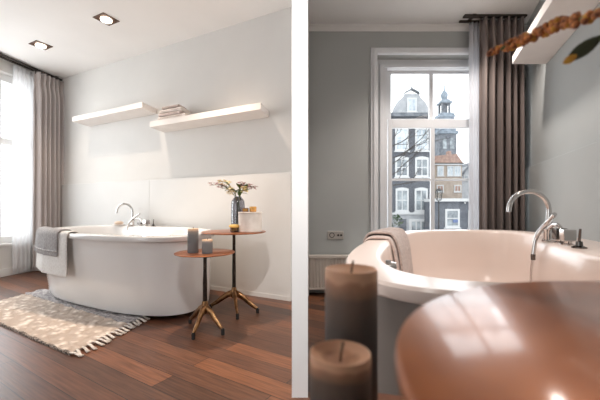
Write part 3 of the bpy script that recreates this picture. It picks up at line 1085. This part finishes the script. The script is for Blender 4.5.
# cove between wall and ceiling
prof = [(0, 0), (0, -0.045), (-0.012, -0.045), (-0.03, -0.02), (-0.05, -0.012), (-0.05, 0)]
rings = [[(x, DW + a, Z_B + b) for a, b in prof] for x in (0.0325, 2.045)]
struct(MB().loft(rings).build('trim_3', M['ceil_b']))

# the sash window
w2 = empty('window_2', ((oL + oR) / 2, DW, oB), kind='structure')


def frame_rect(mb, x0, x1, z0, z1, wl, wr, wt, wb, y0, y1):
    mb.box((x0, y0, z0), (x0 + wl, y1, z1))
    mb.box((x1 - wr, y0, z0), (x1, y1, z1))
    mb.box((x0 + wl, y0, z1 - wt), (x1 - wr, y1, z1))
    if wb:
        mb.box((x0 + wl, y0, z0), (x1 - wr, y1, z0 + wb))


px_ = DW / F
mb = MB()
frame_rect(mb, XB(370.5), XB(504), oB - 0.0, ZB(48.5), 0.060, 0.060, 0.060, 0, DW - 0.022, DW)
frame_rect(mb, XB(373), XB(501), oB - 0.0, ZB(51), 0.034, 0.034, 0.034, 0, DW - 0.036, DW - 0.022)
mb.build('casing', M['frame_paint'], w2, bevel=0.004)
yF = DW + 0.09
mb = MB()
frame_rect(mb, oL, oR, oB, oT, 0.118, 0.075, 0.085, 0.05, yF, yF + 0.09)
frame_rect(mb, oL + 0.045, oR - 0.045, oB, oT - 0.05, 0.03, 0.03, 0.03, 0, yF - 0.02, yF)
mb.build('window_frame', M['frame_paint'], w2, bevel=0.003)
gl, gr = XB(391, yF + 0.05), XB(481, yF + 0.05)
gt, gb = ZB(73, yF + 0.05), ZB(240, yF + 0.05)
yS = yF + 0.03
t0, t1 = ZB(118, yS), ZB(128, yS)
mx0, mx1 = XB(430.5, yS), XB(434.5, yS)
up = MB()
frame_rect(up, gl - 0.035, gr + 0.06, t1 + 0.02, gt + 0.03, 0.038, 0.06, 0.032, t0 - t1 - 0.02, yS + 0.03, yS + 0.065)
up.box((mx0, yS + 0.03, t0), (mx1, yS + 0.06, gt))
us = up.build('upper_sash', M['frame_paint'], w2, bevel=0.003)
MB().box((gl, yS + 0.045, t0), (mx0, yS + 0.049, gt)).build('pane', M['pane'], us)
MB().box((mx1, yS + 0.045, t0), (gr, yS + 0.049, gt)).build('pane', M['pane'], us)
lo = MB()
frame_rect(lo, gl - 0.035, gr + 0.06, gb - 0.05, t0 - 0.012, 0.038, 0.06, t0 - 0.012 - t1, 0.055, yS - 0.01, yS + 0.027)
lo.box((mx0, yS - 0.008, gb), (mx1, yS + 0.02, t1))
lo.box((gl, yS - 0.006, ZB(180.8, yS)), (gr, yS + 0.02, ZB(178.6, yS)))
ls = lo.build('lower_sash', M['frame_paint'], w2, bevel=0.003)
zb_ = ZB(179.7, yS)
for x0, x1 in ((gl, mx0), (mx1, gr)):
    MB().box((x0, yS + 0.008, gb), (x1, yS + 0.012, zb_)).build('pane', M['pane'], ls)
    MB().box((x0, yS + 0.008, zb_), (x1, yS + 0.012, t1)).build('pane', M['pane'], ls)
MB().box((XB(386), yS - 0.026, ZB(196, yS)), (XB(388), yS - 0.010, ZB(188, yS))).build('sash_latch', M['white_paint'], w2, bevel=0.003)
MB().box((XB(366), DW - 0.10, oB - 0.025), (XB(506), DW + 0.12, oB)).build('window_sill', M['white_paint'], w2, bevel=0.005)

# radiator under the window
rx0, rx1, rz0, rz1 = 0.06, 1.36, ZB(288, 2.93), ZB(256, 2.93)
e = empty('radiator', ((rx0 + rx1) / 2, 2.93, 0), 'long cream panel radiator low on the wall under the window', 'radiator')
rings = []
nrib = 48
prof = []
for i in range(nrib):
    x = lerp(rx0, rx1, i / nrib)
    w = (rx1 - rx0) / nrib
    prof += [(x + w * 0.05, 0.010), (x + w * 0.18, 0.0), (x + w * 0.62, 0.0), (x + w * 0.75, 0.010)]
rings = [[(x, 2.915 + d, z) for x, d in prof] for z in (rz0, rz1 - 0.012)]
mb = MB().loft(rings, False, False, closed=False)
mb.box((rx0, 2.927, rz0), (rx1, 2.935, rz1 - 0.012))
mb.build('front_panel', M['radiator'], e)
MB().box((rx0, 2.908, rz1 - 0.02), (rx1, 2.985, rz1 + 0.006)).build('top_grille', M['radiator'], e, bevel=0.004)
MB().box((rx0, 2.91, rz0 - 0.012), (rx1, 2.95, rz0 + 0.004)).build('bottom_rail', M['radiator'], e, bevel=0.003)
MB().box((rx0, 2.95, rz0), (rx1, 2.965, rz1 - 0.02)).build('rear_panel', M['radiator'], e)
for x in (0.3, 1.1):
    MB().box((x, 2.94, 0.0), (x + 0.03, 2.985, rz0 + 0.02)).build('foot', M['radiator'], e)

# wall socket
sx0, sx1, sz0, sz1 = XB(327.5), XB(343.5), ZB(239.2), ZB(231)
e = empty('wall_socket', ((sx0 + sx1) / 2, DW, (sz0 + sz1) / 2), 'double silver wall socket above the radiator', 'socket')
MB().box((sx0, DW - 0.010, sz0), (sx1, DW, sz1)).build('plate', M['socket'], e, bevel=0.004)
cz = (sz0 + sz1) / 2
w_ = (sx1 - sx0)


def ydisc(mb, x, y, z, r, d, seg=18):
    rings = [[(x + r * math.cos(2 * PI * i / seg), y - k * d, z + r * math.sin(2 * PI * i / seg)) for i in range(seg)] for k in (0, 1)]
    mb.loft(rings)


mb = MB()
ydisc(mb, sx0 + w_ * 0.27, DW - 0.010, cz, 0.024, 0.002)
mb.build('outlet_face', M['black'], e)
mb = MB()
ydisc(mb, sx0 + w_ * 0.27, DW - 0.012, cz, 0.018, 0.001)
mb.build('outlet_recess', M['socket'], e)
for f in (0.66, 0.84):
    mb = MB()
    ydisc(mb, sx0 + w_ * f, DW - 0.010, cz, 0.009, 0.002)
    mb.build('data_outlet', M['black'], e)

# curtains
e = empty('sheer_curtain', (XB(476, 2.9), 2.9, 0), 'white sheer voile curtain hanging at the right edge of the sash window', 'curtain')
curtain((XB(469.5, 2.9), 2.9, 0), (XB(485, 2.9), 2.9, 0), 0.015, Z_B - 0.02, 4, 0.022, (0, 1, 0), 8, M['sheer_b'], e, nz=30)
e = empty('curtain', (XB(502, 2.82), 2.82, 0), 'dark grey brown full length curtain right of the sash window', 'curtain')
curtain((XB(480, 2.82), 2.82, 0), (XB(524, 2.82), 2.82, 0), 0.015, Z_B - 0.03, 6, 0.05, (0.25, 1, 0), 6, M['curtain_b'], e, nz=40, pinch=0.55)
for i in range(8):
    x = lerp(XB(481, 2.82), XB(523, 2.82), i / 7)
    MB().tube([(x, 2.82, Z_B - 0.05), (x, 2.82, Z_B - 0.018)], 0.004, 6).build('hook', M['rail'], e)
e = empty('curtain_rail', (1.5, 2.85, Z_B), 'slim dark curtain rail under the ceiling above the sash window', 'curtain rail')
MB().box((1.40, 2.80, Z_B - 0.018), (1.93, 2.84, Z_B - 0.004)).build('track', M['rail'], e)
MB().box((1.40, 2.89, Z_B - 0.018), (1.93, 2.91, Z_B - 0.004)).build('track', M['rail'], e)
MB().box((1.47, 2.80, Z_B - 0.005), (1.50, 2.93, Z_B)).build('bracket', M['rail'], e)

# shelf on the right wall
zs0, zs1 = 1.853, 1.913
e = empty('floating_shelf', (wall_r(2.0), 2.0, zs0), 'white floating shelf high on the right wall beside the dark curtain', 'shelf')
a, b = Vector((wall_r(2.48), 2.48, zs0)), Vector((wall_r(1.15), 1.15, zs0))
MB().quadbox(a, b - a, (-0.258, 0, 0), (0, 0, zs1 - zs0)).build('shelf_board', M['shelf'], e, bevel=0.003)

# bath
tubB = Tub((0.925, 1.66, 0), Vector((0.37, 1, 0)) * 0.98, Vector((0.61, 0, 0)), 0.60, 2.9, rim=0.105, flare=0.5, deck=0.17, deckspan=0.62, deckpos=-0.12)
e = empty('bathtub', (tubB.c.x, tubB.c.y, 0), 'white bathtub coloured warm for lamplight, before the window, seen along its length', 'bathtub')
tubB.mesh(e, M['tub_b'], mat('acrylic skirt painted shade', rgb(128, 119, 113), 0.35))  # skirt colour darkened to paint in the shade on the near end


def inner_left(Y):
    """theta of the left inner wall at depth Y"""
    best = min((abs(tubB.pt(PI * 0.5 + PI * (i / 400), 0, 0).y - Y), i) for i in range(401))
    return PI * 0.5 + PI * best[1] / 400


def th_left(Y):
    best = min((abs(tubB.pt(-PI * 0.02 - PI * 0.96 * i / 600, 0, 0).y - Y), i) for i in range(601))
    return -PI * 0.02 - PI * 0.96 * best[1] / 600


thO = th_left(1.36)
pO = tubB.pt(thO, 0.150, tubB.zr - 0.085)
nO = tubB.normal(thO)
mb = MB()
for r0, r1, d0, d1 in ((0.040, 0.040, -0.01, 0.012), (0.034, 0.030, 0.012, 0.034)):
    t1_ = Vector((-nO.y, nO.x, 0))
    rings = [[pO - nO * d + (t1_ * math.cos(2 * PI * i / 24) + UP * math.sin(2 * PI * i / 24)) * r for i in range(24)] for r, d in ((r0, d0), (r1, d1))]
    mb.loft(rings)
ok = mb.build('overflow_knob', M['chrome'], e, smooth='auto', label='round chrome overflow knob')

towel(tubB, th_left(1.80), th_left(2.14), 0.22, 0.34, 0.0, M['towel_b2'], 'bath_towel', 'blush towel over the bath rim, the under one of the two before the window', None, seed=3, thick=0.014, base_out=0.015)
towel(tubB, th_left(1.88), th_left(2.28), 0.16, 0.36, 0.022, M['towel_b1'], 'bath_towel', 'taupe towel over the bath rim, the upper one of the two before the window', None, seed=5, thick=0.016, base_out=0.015)

fbB = Vector((XB(549, 1.78), 1.78, tubB.zr))
tap_set(fbB, Vector((-0.37, -1, 0)) * 1.0, Vector((-1, 0.05, 0)), 1.0,
        ('chrome gooseneck bath faucet with cube handles on the right rim before the dark curtain', 'chrome hand shower hanging its hose into the right-hand bath'))

# near tables, candles
LTB = (0.085, 0.31)
side_table(LTB[0], LTB[1], 0.508, 0.175, [0.3, 2.4, 4.5], 0.15, 'low copper side table under the two close-up candles')
TTB = (0.325, 0.130)
side_table(TTB[0], TTB[1], 0.688, 0.276, [0.0, 2.09, 4.19], 0.2, 'large out of focus copper tabletop in the right foreground', M['copper_gloss'])
cst = [(0.0, rgb(64, 60, 57)), (0.65, rgb(80, 72, 67)), (0.86, rgb(110, 90, 78)), (0.97, rgb(176, 130, 102)), (1.05, rgb(214, 166, 134))]  # last stops paint the warm glow along the top edge
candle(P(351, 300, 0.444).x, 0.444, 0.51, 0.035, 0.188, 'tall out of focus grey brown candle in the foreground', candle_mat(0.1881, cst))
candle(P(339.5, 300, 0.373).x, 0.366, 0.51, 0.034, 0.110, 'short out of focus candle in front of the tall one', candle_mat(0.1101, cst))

# branches reaching in from the vase on the near table
vB = Vector((0.46, 0.10, 0.690))
e = empty('vase', vB, 'smoked glass vase on the foreground copper table, mostly out of the picture', 'vase')
MB().lathe([(r * 0.9, h * 0.8) for r, h in prof[:0]] or [(0.045, 0.0), (0.05, 0.006), (0.05, 0.16), (0.044, 0.19), (0.03, 0.205), (0.026, 0.215), (0.023, 0.215), (0.027, 0.2), (0.041, 0.186), (0.047, 0.16), (0.047, 0.012), (0.01, 0.010)], vB, 32).build('glass_body', M['smoke_glass'], e, smooth='auto')
m0 = vB + UP * 0.215
tip = P(487, 54, 0.62)
path = smoothpath([vB + UP * 0.03, m0 - UP * 0.01, m0 + Vector((0.0, 0.12, 0.16)), P(625, 2, 0.42), P(560, 24, 0.52), P(520, 41, 0.58), tip], 8)
e = empty('flower_branch', vB + UP * 0.03, 'blurred orange brown blossom spike crossing the top right corner', 'flower')
MB().tube(path, [lerp(0.004, 0.0025, i / (len(path) - 1)) for i in range(len(path))], 8).build('stalk', M['stem'], e, smooth=True)
rnd = random.Random(31)
mo, my = MB(), MB()
n = len(path)
for i in range(210):
    t = rnd.uniform(0.50, 1.0)
    x = t * (n - 1)
    j = min(n - 2, int(x))
    c = path[j].lerp(path[j + 1], x - j)
    w = 0.0085 if t < 0.88 else lerp(0.0085, 0.003, (t - 0.88) / 0.12)
    c = c + Vector((rnd.uniform(-1, 1), rnd.uniform(-1, 1), rnd.uniform(-1, 1))) * w * 0.8
    (my if rnd.random() < 0.28 else mo).ball(c, rnd.uniform(0.0035, 0.006) * (1 if t < 0.9 else 0.7), 7, 5)
k0 = len(mo.f)
mo.add(my.v, my.f)
bo = mo.build('blossom', M['orange_bract'], e, smooth=True)
bo.data.materials.append(M['yellow_bract'])
for p in bo.data.polygons[k0:]:
    p.material_index = 1
path2 = smoothpath([vB + UP * 0.03 + Vector((0.01, 0, 0)), m0 + Vector((0.01, 0, 0)), m0 + Vector((0.03, 0.12, 0.08)), P(640, 20, 0.44), P(600, 40, 0.46)], 6)
e = empty('leafy_branch', vB + UP * 0.03 + Vector((0.01, 0, 0)), 'blurred dark leaf with a yellow tip at the right edge below the blossom spike', 'leaf')
MB().tube(path2, 0.002, 8).build('stalk', M['stem'], e, smooth=True)
lm = MB()
a, b = P(602, 36, 0.46), P(567, 61, 0.47)
leafmesh(lm, a, b - a, (b - a).length, 0.019, -0.05, (0.5, 1, 0.3))
lm.build('leaf', M['leaf_dark'], e, smooth=True)
lm = MB()
a = P(577, 55, 0.468)
leafmesh(lm, a, b - a, (P(564, 62, 0.468) - a).length, 0.011, 0, (0.5, 1, 0.3))
lm.build('leaf_tip', M['yellow_bract'], e, smooth=True, label='yellow leaf tip')


# ================================================================== OUTSIDE
ZG = -8.0
struct(MB().box((-30, 12, ZG - 0.3), (70, 140, ZG)).build('street', M['street']))
YH = 50.0
k_ = YH / F


def HX(u, Y=YH):
    return (u - CX) / F * Y


def HZ_(v, Y=YH):
    return H + (HZ - v) / F * Y


def house_window(e, u0, u1, v0, v1, Y, pane, cols=2, rows=3, arch=True):
    x0, x1, z0, z1 = HX(u0, Y), HX(u1, Y), HZ_(v1, Y), HZ_(v0, Y)
    w = (x1 - x0)
    mb = MB()
    t = w * 0.13
    frame_rect(mb, x0, x1, z0, z1, t, t, t, t, Y - 0.12, Y)
    bt = w * 0.06
    for c in range(1, cols):
        xc = lerp(x0 + t, x1 - t, c / cols)
        mb.box((xc - bt / 2, Y - 0.11, z0 + t), (xc + bt / 2, Y - 0.02, z1 - t))
    for r in range(1, rows):
        zc_ = lerp(z0 + t, z1 - t, r / rows)
        mb.box((x0 + t, Y - 0.105, zc_ - bt / 2), (x1 - t, Y - 0.02, zc_ + bt / 2))
    mb.box((x0 - t * 0.6, Y - 0.2, z0 - t * 0.6), (x1 + t * 0.6, Y, z0))
    if arch:
        n = 10
        poly = [(lerp(x0 - t * .3, x1 + t * .3, i / n), z1 + t * 0.9 * math.sin(PI * i / n)) for i in range(n + 1)]
        rings = [[(x, yy, z) for x, z in poly] for yy in (Y - 0.13, Y)]
        mb.loft(rings)
    f = mb.build('window', M['white_trim'], e)
    MB().box((x0 + t, Y - 0.06, z0 + t), (x1 - t, Y - 0.01, z1 - t)).build('pane', pane, f)


# dark brick canal house
e = empty('canal_house', (HX(410), YH + 3, ZG), 'tall dark brick canal house with white sash windows and pale gable', 'house')
hx0, hx1 = HX(378), HX(431.5)
zt_ = HZ_(117)
MB().box((hx0, YH, HZ_(214)), (hx1, YH + 8, zt_)).build('brick_wall', M['dark_brick'], e)
MB().box((hx0, YH - 0.1, ZG), (hx1, YH + 8, HZ_(214))).build('ground_floor', M['pale_plaster'], e)
MB().box((hx0, YH - 0.25, HZ_(214.5)), (hx1, YH, HZ_(212.5))).build('cornice_band', M['white_trim'], e)
MB().box((hx0, YH - 0.5, HZ_(117)), (hx1 + 0.1, YH, HZ_(113.5))).build('cornice', M['stone'], e)
# bell gable
gp = [(392, 115), (394, 108), (398, 101), (404, 96), (404.5, 94), (419, 94), (420, 97), (425, 102), (430, 110), (431, 115)]
rings = [[(HX(u), y, HZ_(v)) for u, v in gp] for y in (YH - 0.1, YH + 0.6)]
MB().loft(rings).build('gable', M['pale_plaster'], e)
mb = MB()
ped = [(403.5, 94), (405, 92), (411.5, 88.6), (418, 92), (419.5, 94), (418, 93.2), (411.5, 90), (405, 93.2)]
rings = [[(HX(u), y, HZ_(v)) for u, v in ped] for y in (YH - 0.35, YH + 0.3)]
mb.loft(rings)
mb.ball((HX(411.5), YH, HZ_(87.6)), 0.14)
mb.build('pediment', M['stone'], e)
house_window(e, 407, 416.5, 98, 112, YH - 0.1, M['pale_pane'], 2, 1, False)
for (u0, u1, v0, v1) in ((395, 408.5, 128, 151), (415, 428.5, 128, 151), (395, 408.5, 158, 177), (415, 428.5, 158, 177), (395.5, 408.5, 189, 211.5), (414.5, 427.5, 189, 211.5)):
    house_window(e, u0, u1, v0, v1, YH, M['dark_pane'] if v0 > 150 else M['pale_pane'], 2, 2)
house_window(e, 409, 428, 219, 236, YH - 0.1, M['dark_pane'], 3, 1, False)
d0 = MB()
d0.box((HX(399), YH - 0.2, ZG), (HX(406), YH - 0.1, HZ_(219)))
d0.build('front_door', M['shop_dark'], e)
# church tower, farther
YT = 90.0
e = empty('church_tower', (HX(447, YT), YT + 2, ZG), 'grey stone church tower with an open lantern and slim spire', 'church tower')
tx = HX(447.5, YT)


def tz(v):
    return HZ_(v, YT)


def px2(w):
    return w * YT / F


def sqring(w, z, cx=None, depth=None):
    h = px2(w) / 2
    c = tx if cx is None else cx
    return [(c - h, YT + 2 - h, z), (c + h, YT + 2 - h, z), (c + h, YT + 2 + h, z), (c - h, YT + 2 + h, z)]


MB().loft([sqring(17, ZG), sqring(17, tz(134)), ]).build('shaft', M['stone'], e)
MB().loft([sqring(20, tz(134)), sqring(20, tz(131.5)), sqring(17, tz(131)), sqring(17, tz(128)), sqring(19, tz(127.5)), sqring(18, tz(126))]).build('cornice', M['stone_light'], e)
mb = MB()
for s in (-1, 1):
    mb.lathe([(px2(1.3), 0), (px2(1.1), px2(6)), (px2(0.4), px2(8))], (tx + s * px2(7.5), YT - 6, tz(134)), 8)
MB().loft([sqring(15, tz(126)), sqring(14, tz(117)), sqring(15.5, tz(116.5)), sqring(14, tz(113)), sqring(11, tz(112))]).build('belfry', M['stone_light'], e)
mb = MB()
for i in (-1, 1):
    for j in (-1, 1):
        cxx, cyy = tx + i * px2(3.6), YT + 2 + j * px2(3.6)
        mb.box((cxx - px2(0.9), cyy - px2(0.9), tz(112)), (cxx + px2(0.9), cyy + px2(0.9), tz(102)))
mb.box((tx - px2(2), YT + 2 - px2(2), tz(112)), (tx + px2(2), YT + 2 + px2(2), tz(102)))
mb.build('lantern', M['stone'], e)
MB().loft([sqring(12, tz(102)), sqring(12, tz(100.5)), sqring(9, tz(99.5)), sqring(6, tz(97.5))]).build('lantern_cap', M['stone_light'], e)
MB().lathe([(px2(2.8), tz(97.5)), (px2(3.0), tz(95)), (px2(3.7), tz(92.8)), (px2(2.9), tz(90.5)), (px2(1.5), tz(89.0)), (px2(0.8), tz(87.5)), (px2(0.5), tz(82.5))], (tx, YT + 2, 0), 14).build('spire', M['stone_light'], e, smooth='auto')
for s in (-1, 1):
    f = MB()
    n = 8
    x0, x1 = tx + px2(s * 3.6 - 2.0), tx + px2(s * 3.6 + 2.0)
    poly = [(x0, tz(149)), (x1, tz(149))] + [(lerp(x1, x0, i / n), tz(140) + px2(2) * math.sin(PI * i / n)) for i in range(n + 1)]
    yy = YT + 2 - px2(8.5)
    f.loft([[(x, yy - 0.15, z) for x, z in poly], [(x, yy, z) for x, z in poly]])
    f.build('sound_hole', M['dark_pane'], e)
yy = YT + 2 - px2(8.5)
mb = MB()
ydisc(mb, tx, yy, tz(137), px2(2.2), 0.2)
mb.build('clock_face', M['shop_dark'], e)

# ochre house with clay roof in front of the tower
YO = 58.0
e = empty('ochre_house', (HX(452, YO), YO + 3, ZG), 'beige house with an orange tiled roof standing below the church tower', 'house')
ox = lambda u: HX(u, YO)
oz = lambda v: HZ_(v, YO)
MB().box((ox(434.5), YO, ZG), (ox(462), YO + 6, oz(164))).build('wall', M['ochre'], e)
rp = [(432.5, 164), (435, 156), (456, 154), (463, 164)]
rings = [[(ox(u), y, oz(v)) for u, v in rp] for y in (YO - 0.3, YO + 6)]
MB().loft(rings).build('roof', M['tile'], e)
MB().box((ox(432), YO - 0.3, oz(165)), (ox(463.5), YO, oz(163))).build('gutter', M['white_trim'], e)
for u0 in (437, 447, 454):
    house_window(e, u0, u0 + 6.5, 166, 176, YO, M['pale_pane'], 2, 1, False)
for u0 in (436.5, 454):
    house_window(e, u0, u0 + 7, 185, 192, YO, M['tile'], 2, 1, False)
MB().box((ox(451), YO + 1, oz(156)), (ox(454), YO + 2, oz(150))).build('chimney', M['tile'], e)
e = empty('gabled_house', (HX(468, 62), 62, ZG), 'small grey gabled house to the right of the beige house, by the sheer curtain', 'house')
gp = [(460, 300), (460, 176), (464, 170), (471, 163), (473, 167), (480, 190), (480, 300)]
rings = [[(HX(u, 62), y, HZ_(v, 62)) for u, v in gp[1:-1]] + [(HX(480, 62), y, ZG), (HX(460, 62), y, ZG)] for y in (62, 67)]
MB().loft(rings).build('wall', M['pale_plaster'], e)
rp = [(459, 178), (464, 170.5), (471.5, 162), (473.5, 166), (472, 166), (471, 164.5), (464.5, 172), (460.5, 178)]
rings = [[(HX(u, 62), y, HZ_(v, 62)) for u, v in rp] for y in (61.6, 67)]
MB().loft(rings).build('roof', M['stone'], e)
house_window(e, 464, 468, 175, 181, 62, M['dark_pane'], 2, 1, False)
# dark shopfront below
YS2 = 46.0
e = empty('shopfront', (HX(455, YS2), YS2 + 2, ZG), 'low dark blue grey shopfront with a framed window under the beige house', 'shop')
sx_ = lambda u: HX(u, YS2)
sz_ = lambda v: HZ_(v, YS2)
MB().box((sx_(434), YS2, ZG), (sx_(486), YS2 + 3.5, sz_(201))).build('wall', M['shop_dark'], e)
MB().box((sx_(433.6), YS2 - 0.4, sz_(201.5)), (sx_(486), YS2 + 3.5, sz_(198.5))).build('cornice', M['white_trim'], e)
house_window(e, 445, 459.5, 209, 227.5, YS2, M['dark_pane'], 1, 2, False)
MB().box((sx_(452.5), YS2 - 0.16, sz_(222.5)), (sx_(457.5), YS2 - 0.12, sz_(219.5))).build('notice', M['blue_sign'], e, label='blue panel in the window')
house_window(e, 468, 478, 210, 228, YS2, M['pale_pane'], 2, 2, False)
mb = MB()
mb.ball((sx_(464), YS2 - 0.25, sz_(203)), 0.13)
mb.build('wall_lamp', M['white_trim'], e, smooth=True)
# street lantern
YLn = 40.0
lx = HX(438.8, YLn)
e = empty('street_lantern', (lx, YLn, ZG), 'black street lantern standing before the beige house', 'street lamp')
lz = lambda v: HZ_(v, YLn)
w = 2.4 * YLn / F
MB().tube([(lx, YLn, ZG), (lx, YLn, lz(200))], [0.12, 0.06], 10).build('post', M['black'], e)
mb = MB()
for i in (-1, 1):
    for j in (-1, 1):
        mb.tube([(lx + i * w * 0.7, YLn + j * w * 0.7, lz(200)), (lx + i * w, YLn + j * w, lz(191))], 0.05, 6)
mb.loft([[(lx + a * w * 1.2, YLn + b * w * 1.2, lz(191)) for a, b in ((-1, -1), (1, -1), (1, 1), (-1, 1))], [(lx + a * w * 0.3, YLn + b * w * 0.3, lz(188.5)) for a, b in ((-1, -1), (1, -1), (1, 1), (-1, 1))]])
mb.box((lx - w * .7, YLn - w * .7, lz(200.6)), (lx + w * .7, YLn + w * .7, lz(200)))
mb.build('lantern_cage', M['black'], e)
MB().loft([[(lx + a * w * 0.6, YLn + b * w * 0.6, lz(200)) for a, b in ((-1, -1), (1, -1), (1, 1), (-1, 1))], [(lx + a * w * 0.9, YLn + b * w * 0.9, lz(191)) for a, b in ((-1, -1), (1, -1), (1, 1), (-1, 1))]]).build('lantern_glass', M['pane'], e)

# bare street tree reaching in from the left
YB = 30.0
bx0 = HX(384, YB)
e = empty('bare_tree', (bx0, YB, ZG), 'leafless street tree with thin branches before the dark canal house', 'tree')
tw, br = MB(), MB()
tw.tube(smoothpath([(bx0, YB, ZG), (bx0 + 0.1, YB, ZG + 4), (bx0 - 0.1, YB, HZ_(200, YB)), (bx0 + 0.1, YB, HZ_(150, YB))]), [0.22 - 0.006 * i for i in range(25)], 8)
rnd = random.Random(5)


def grow(p, d, L, r, depth):
    pts = [p]
    for i in range(5):
        d = (d + Vector((rnd.uniform(-.25, .25), rnd.uniform(-.2, .2), rnd.uniform(-.12, .25)))).normalized()
        pts.append(pts[-1] + d * L / 5)
    br.tube(pts, [lerp(r, r * 0.5, i / 5) for i in range(6)], 5)
    if depth:
        for i in (2, 3, 4, 5):
            s = Vector((rnd.uniform(-0.5, 1), rnd.uniform(-.6, .6), rnd.uniform(-.5, .8)))
            grow(pts[i], (d + s * 0.9).normalized(), L * rnd.uniform(0.45, 0.65), r * 0.5, depth - 1)


for v, dz, L in ((178, 0.25, 3.2), (168, 0.35, 3.4), (160, 0.15, 3.6), (150, 0.5, 3.0), (188, 0.1, 2.4), (150, 0.9, 2.2)):
    grow(Vector((bx0, YB, HZ_(v, YB))), Vector((1, 0, dz)), L, 0.055, 2)
tw.build('trunk', M['bark'], e, smooth=True)
br.build('branches', M['bark'], e, smooth=True)
# shrub in a tub by the door
e = empty('potted_shrub', (HX(396, 47), 47, ZG), 'dark green shrub at the foot of the canal house', 'shrub')
mb = MB()
for i in range(260):
    a, b, c = rnd.gauss(0, 0.5), rnd.gauss(0, 0.4), rnd.uniform(0, 1)
    base = Vector((HX(396, 47) + a, 47 + b, lerp(ZG + 1.0, HZ_(216, 47), c ** 0.7)))
    leafmesh(mb, base, (rnd.uniform(-1, 1), rnd.uniform(-1, 1), rnd.uniform(-.2, 1)), 0.45, 0.25)
mb.build('foliage', M['shrub'], e)
MB().lathe([(0.45, 0), (0.6, 1.1), (0.5, 1.1)], (HX(396, 47), 47, ZG), 18).build('planter', M['tile'], e, smooth='auto')


# ================================================================== LIGHT
w = bpy.data.worlds.new('overcast')
bpy.context.scene.world = w
w.use_nodes = True
nt = w.node_tree
bg = nt.nodes['Background']
bg.inputs['Color'].default_value = (0.95, 0.975, 1.0, 1)
bg.inputs['Strength'].default_value = 1.95


def lamp(kind, name, loc, energy, col=(1, 1, 1), target=None, **kw):
    d = bpy.data.lights.new(name, kind)
    d.energy = energy
    d.color = col
    for k, v in kw.items():
        setattr(d, k, v)
    o = bpy.data.objects.new(name, d)
    o.location = loc
    C.objects.link(o)
    if target is not None:
        o.rotation_euler = (Vector(target) - Vector(loc)).to_track_quat('-Z', 'Y').to_euler()
    return o


warm = (1.0, 0.82, 0.66)
for i, (x, y) in enumerate(((-2.67, 3.40), (-1.72, 2.93), (-0.80, 2.45))):
    lamp('SPOT', 'downlight_or_added_spot', (x, y, Z_A - 0.035), (21, 24, 105)[i], warm, (x, y, 0), spot_size=math.radians((104, 104, 84)[i]), spot_blend=(0.7, 0.7, 1.0)[i], shadow_soft_size=0.035)
lamp('AREA', 'window_daylight', LA(1.3, -0.3, 1.35), 26, (0.93, 0.97, 1.0), LA(1.3, 2.0, 1.1), shape='RECTANGLE', size=1.9, size_y=1.8)
lamp('AREA', 'window_daylight', ((oL + oR) / 2, DW + 0.45, 1.4), 8, (0.93, 0.97, 1.0), (0.9, 0.0, 0.7), shape='RECTANGLE', size=1.1, size_y=1.7)
for x, y, en in ((1.27, 2.38, 40), (1.05, 1.10, 28)):
    lamp('SPOT', 'downlight_or_added_spot', (x, y, Z_B - 0.035), en, (1.0, 0.91, 0.84), (x, y, 0), spot_size=math.radians(120), spot_blend=0.6, shadow_soft_size=0.04)

lamp('SPOT', 'downlight_or_added_spot', (-0.25, 0.2, Z_A - 0.035), 120, (1, 0.97, 0.94), (0, 1.35, 0.9), spot_size=math.radians(48), spot_blend=0.9, shadow_soft_size=0.04)  # added spot without a fitting, whitens the partition end

# ================================================================== CAMERA
cam = bpy.data.cameras.new('camera')
cam.sensor_width = 36.0
cam.lens = 36.0 * F / 600.0
cam.shift_y = (HZ - 200.0) / 600.0
cam.clip_start = 0.03
cam.clip_end = 400
cam.dof.use_dof = True
cam.dof.focus_distance = 2.7
cam.dof.aperture_fstop = 3.9
co = bpy.data.objects.new('camera', cam)
co.location = (0, 0, H)
co.rotation_euler = (PI / 2, 0, 0)
C.objects.link(co)
sc = bpy.context.scene
sc.camera = co
sc.view_settings.view_transform = 'Standard'
sc.view_settings.look = 'None'
sc.view_settings.exposure = 0.62
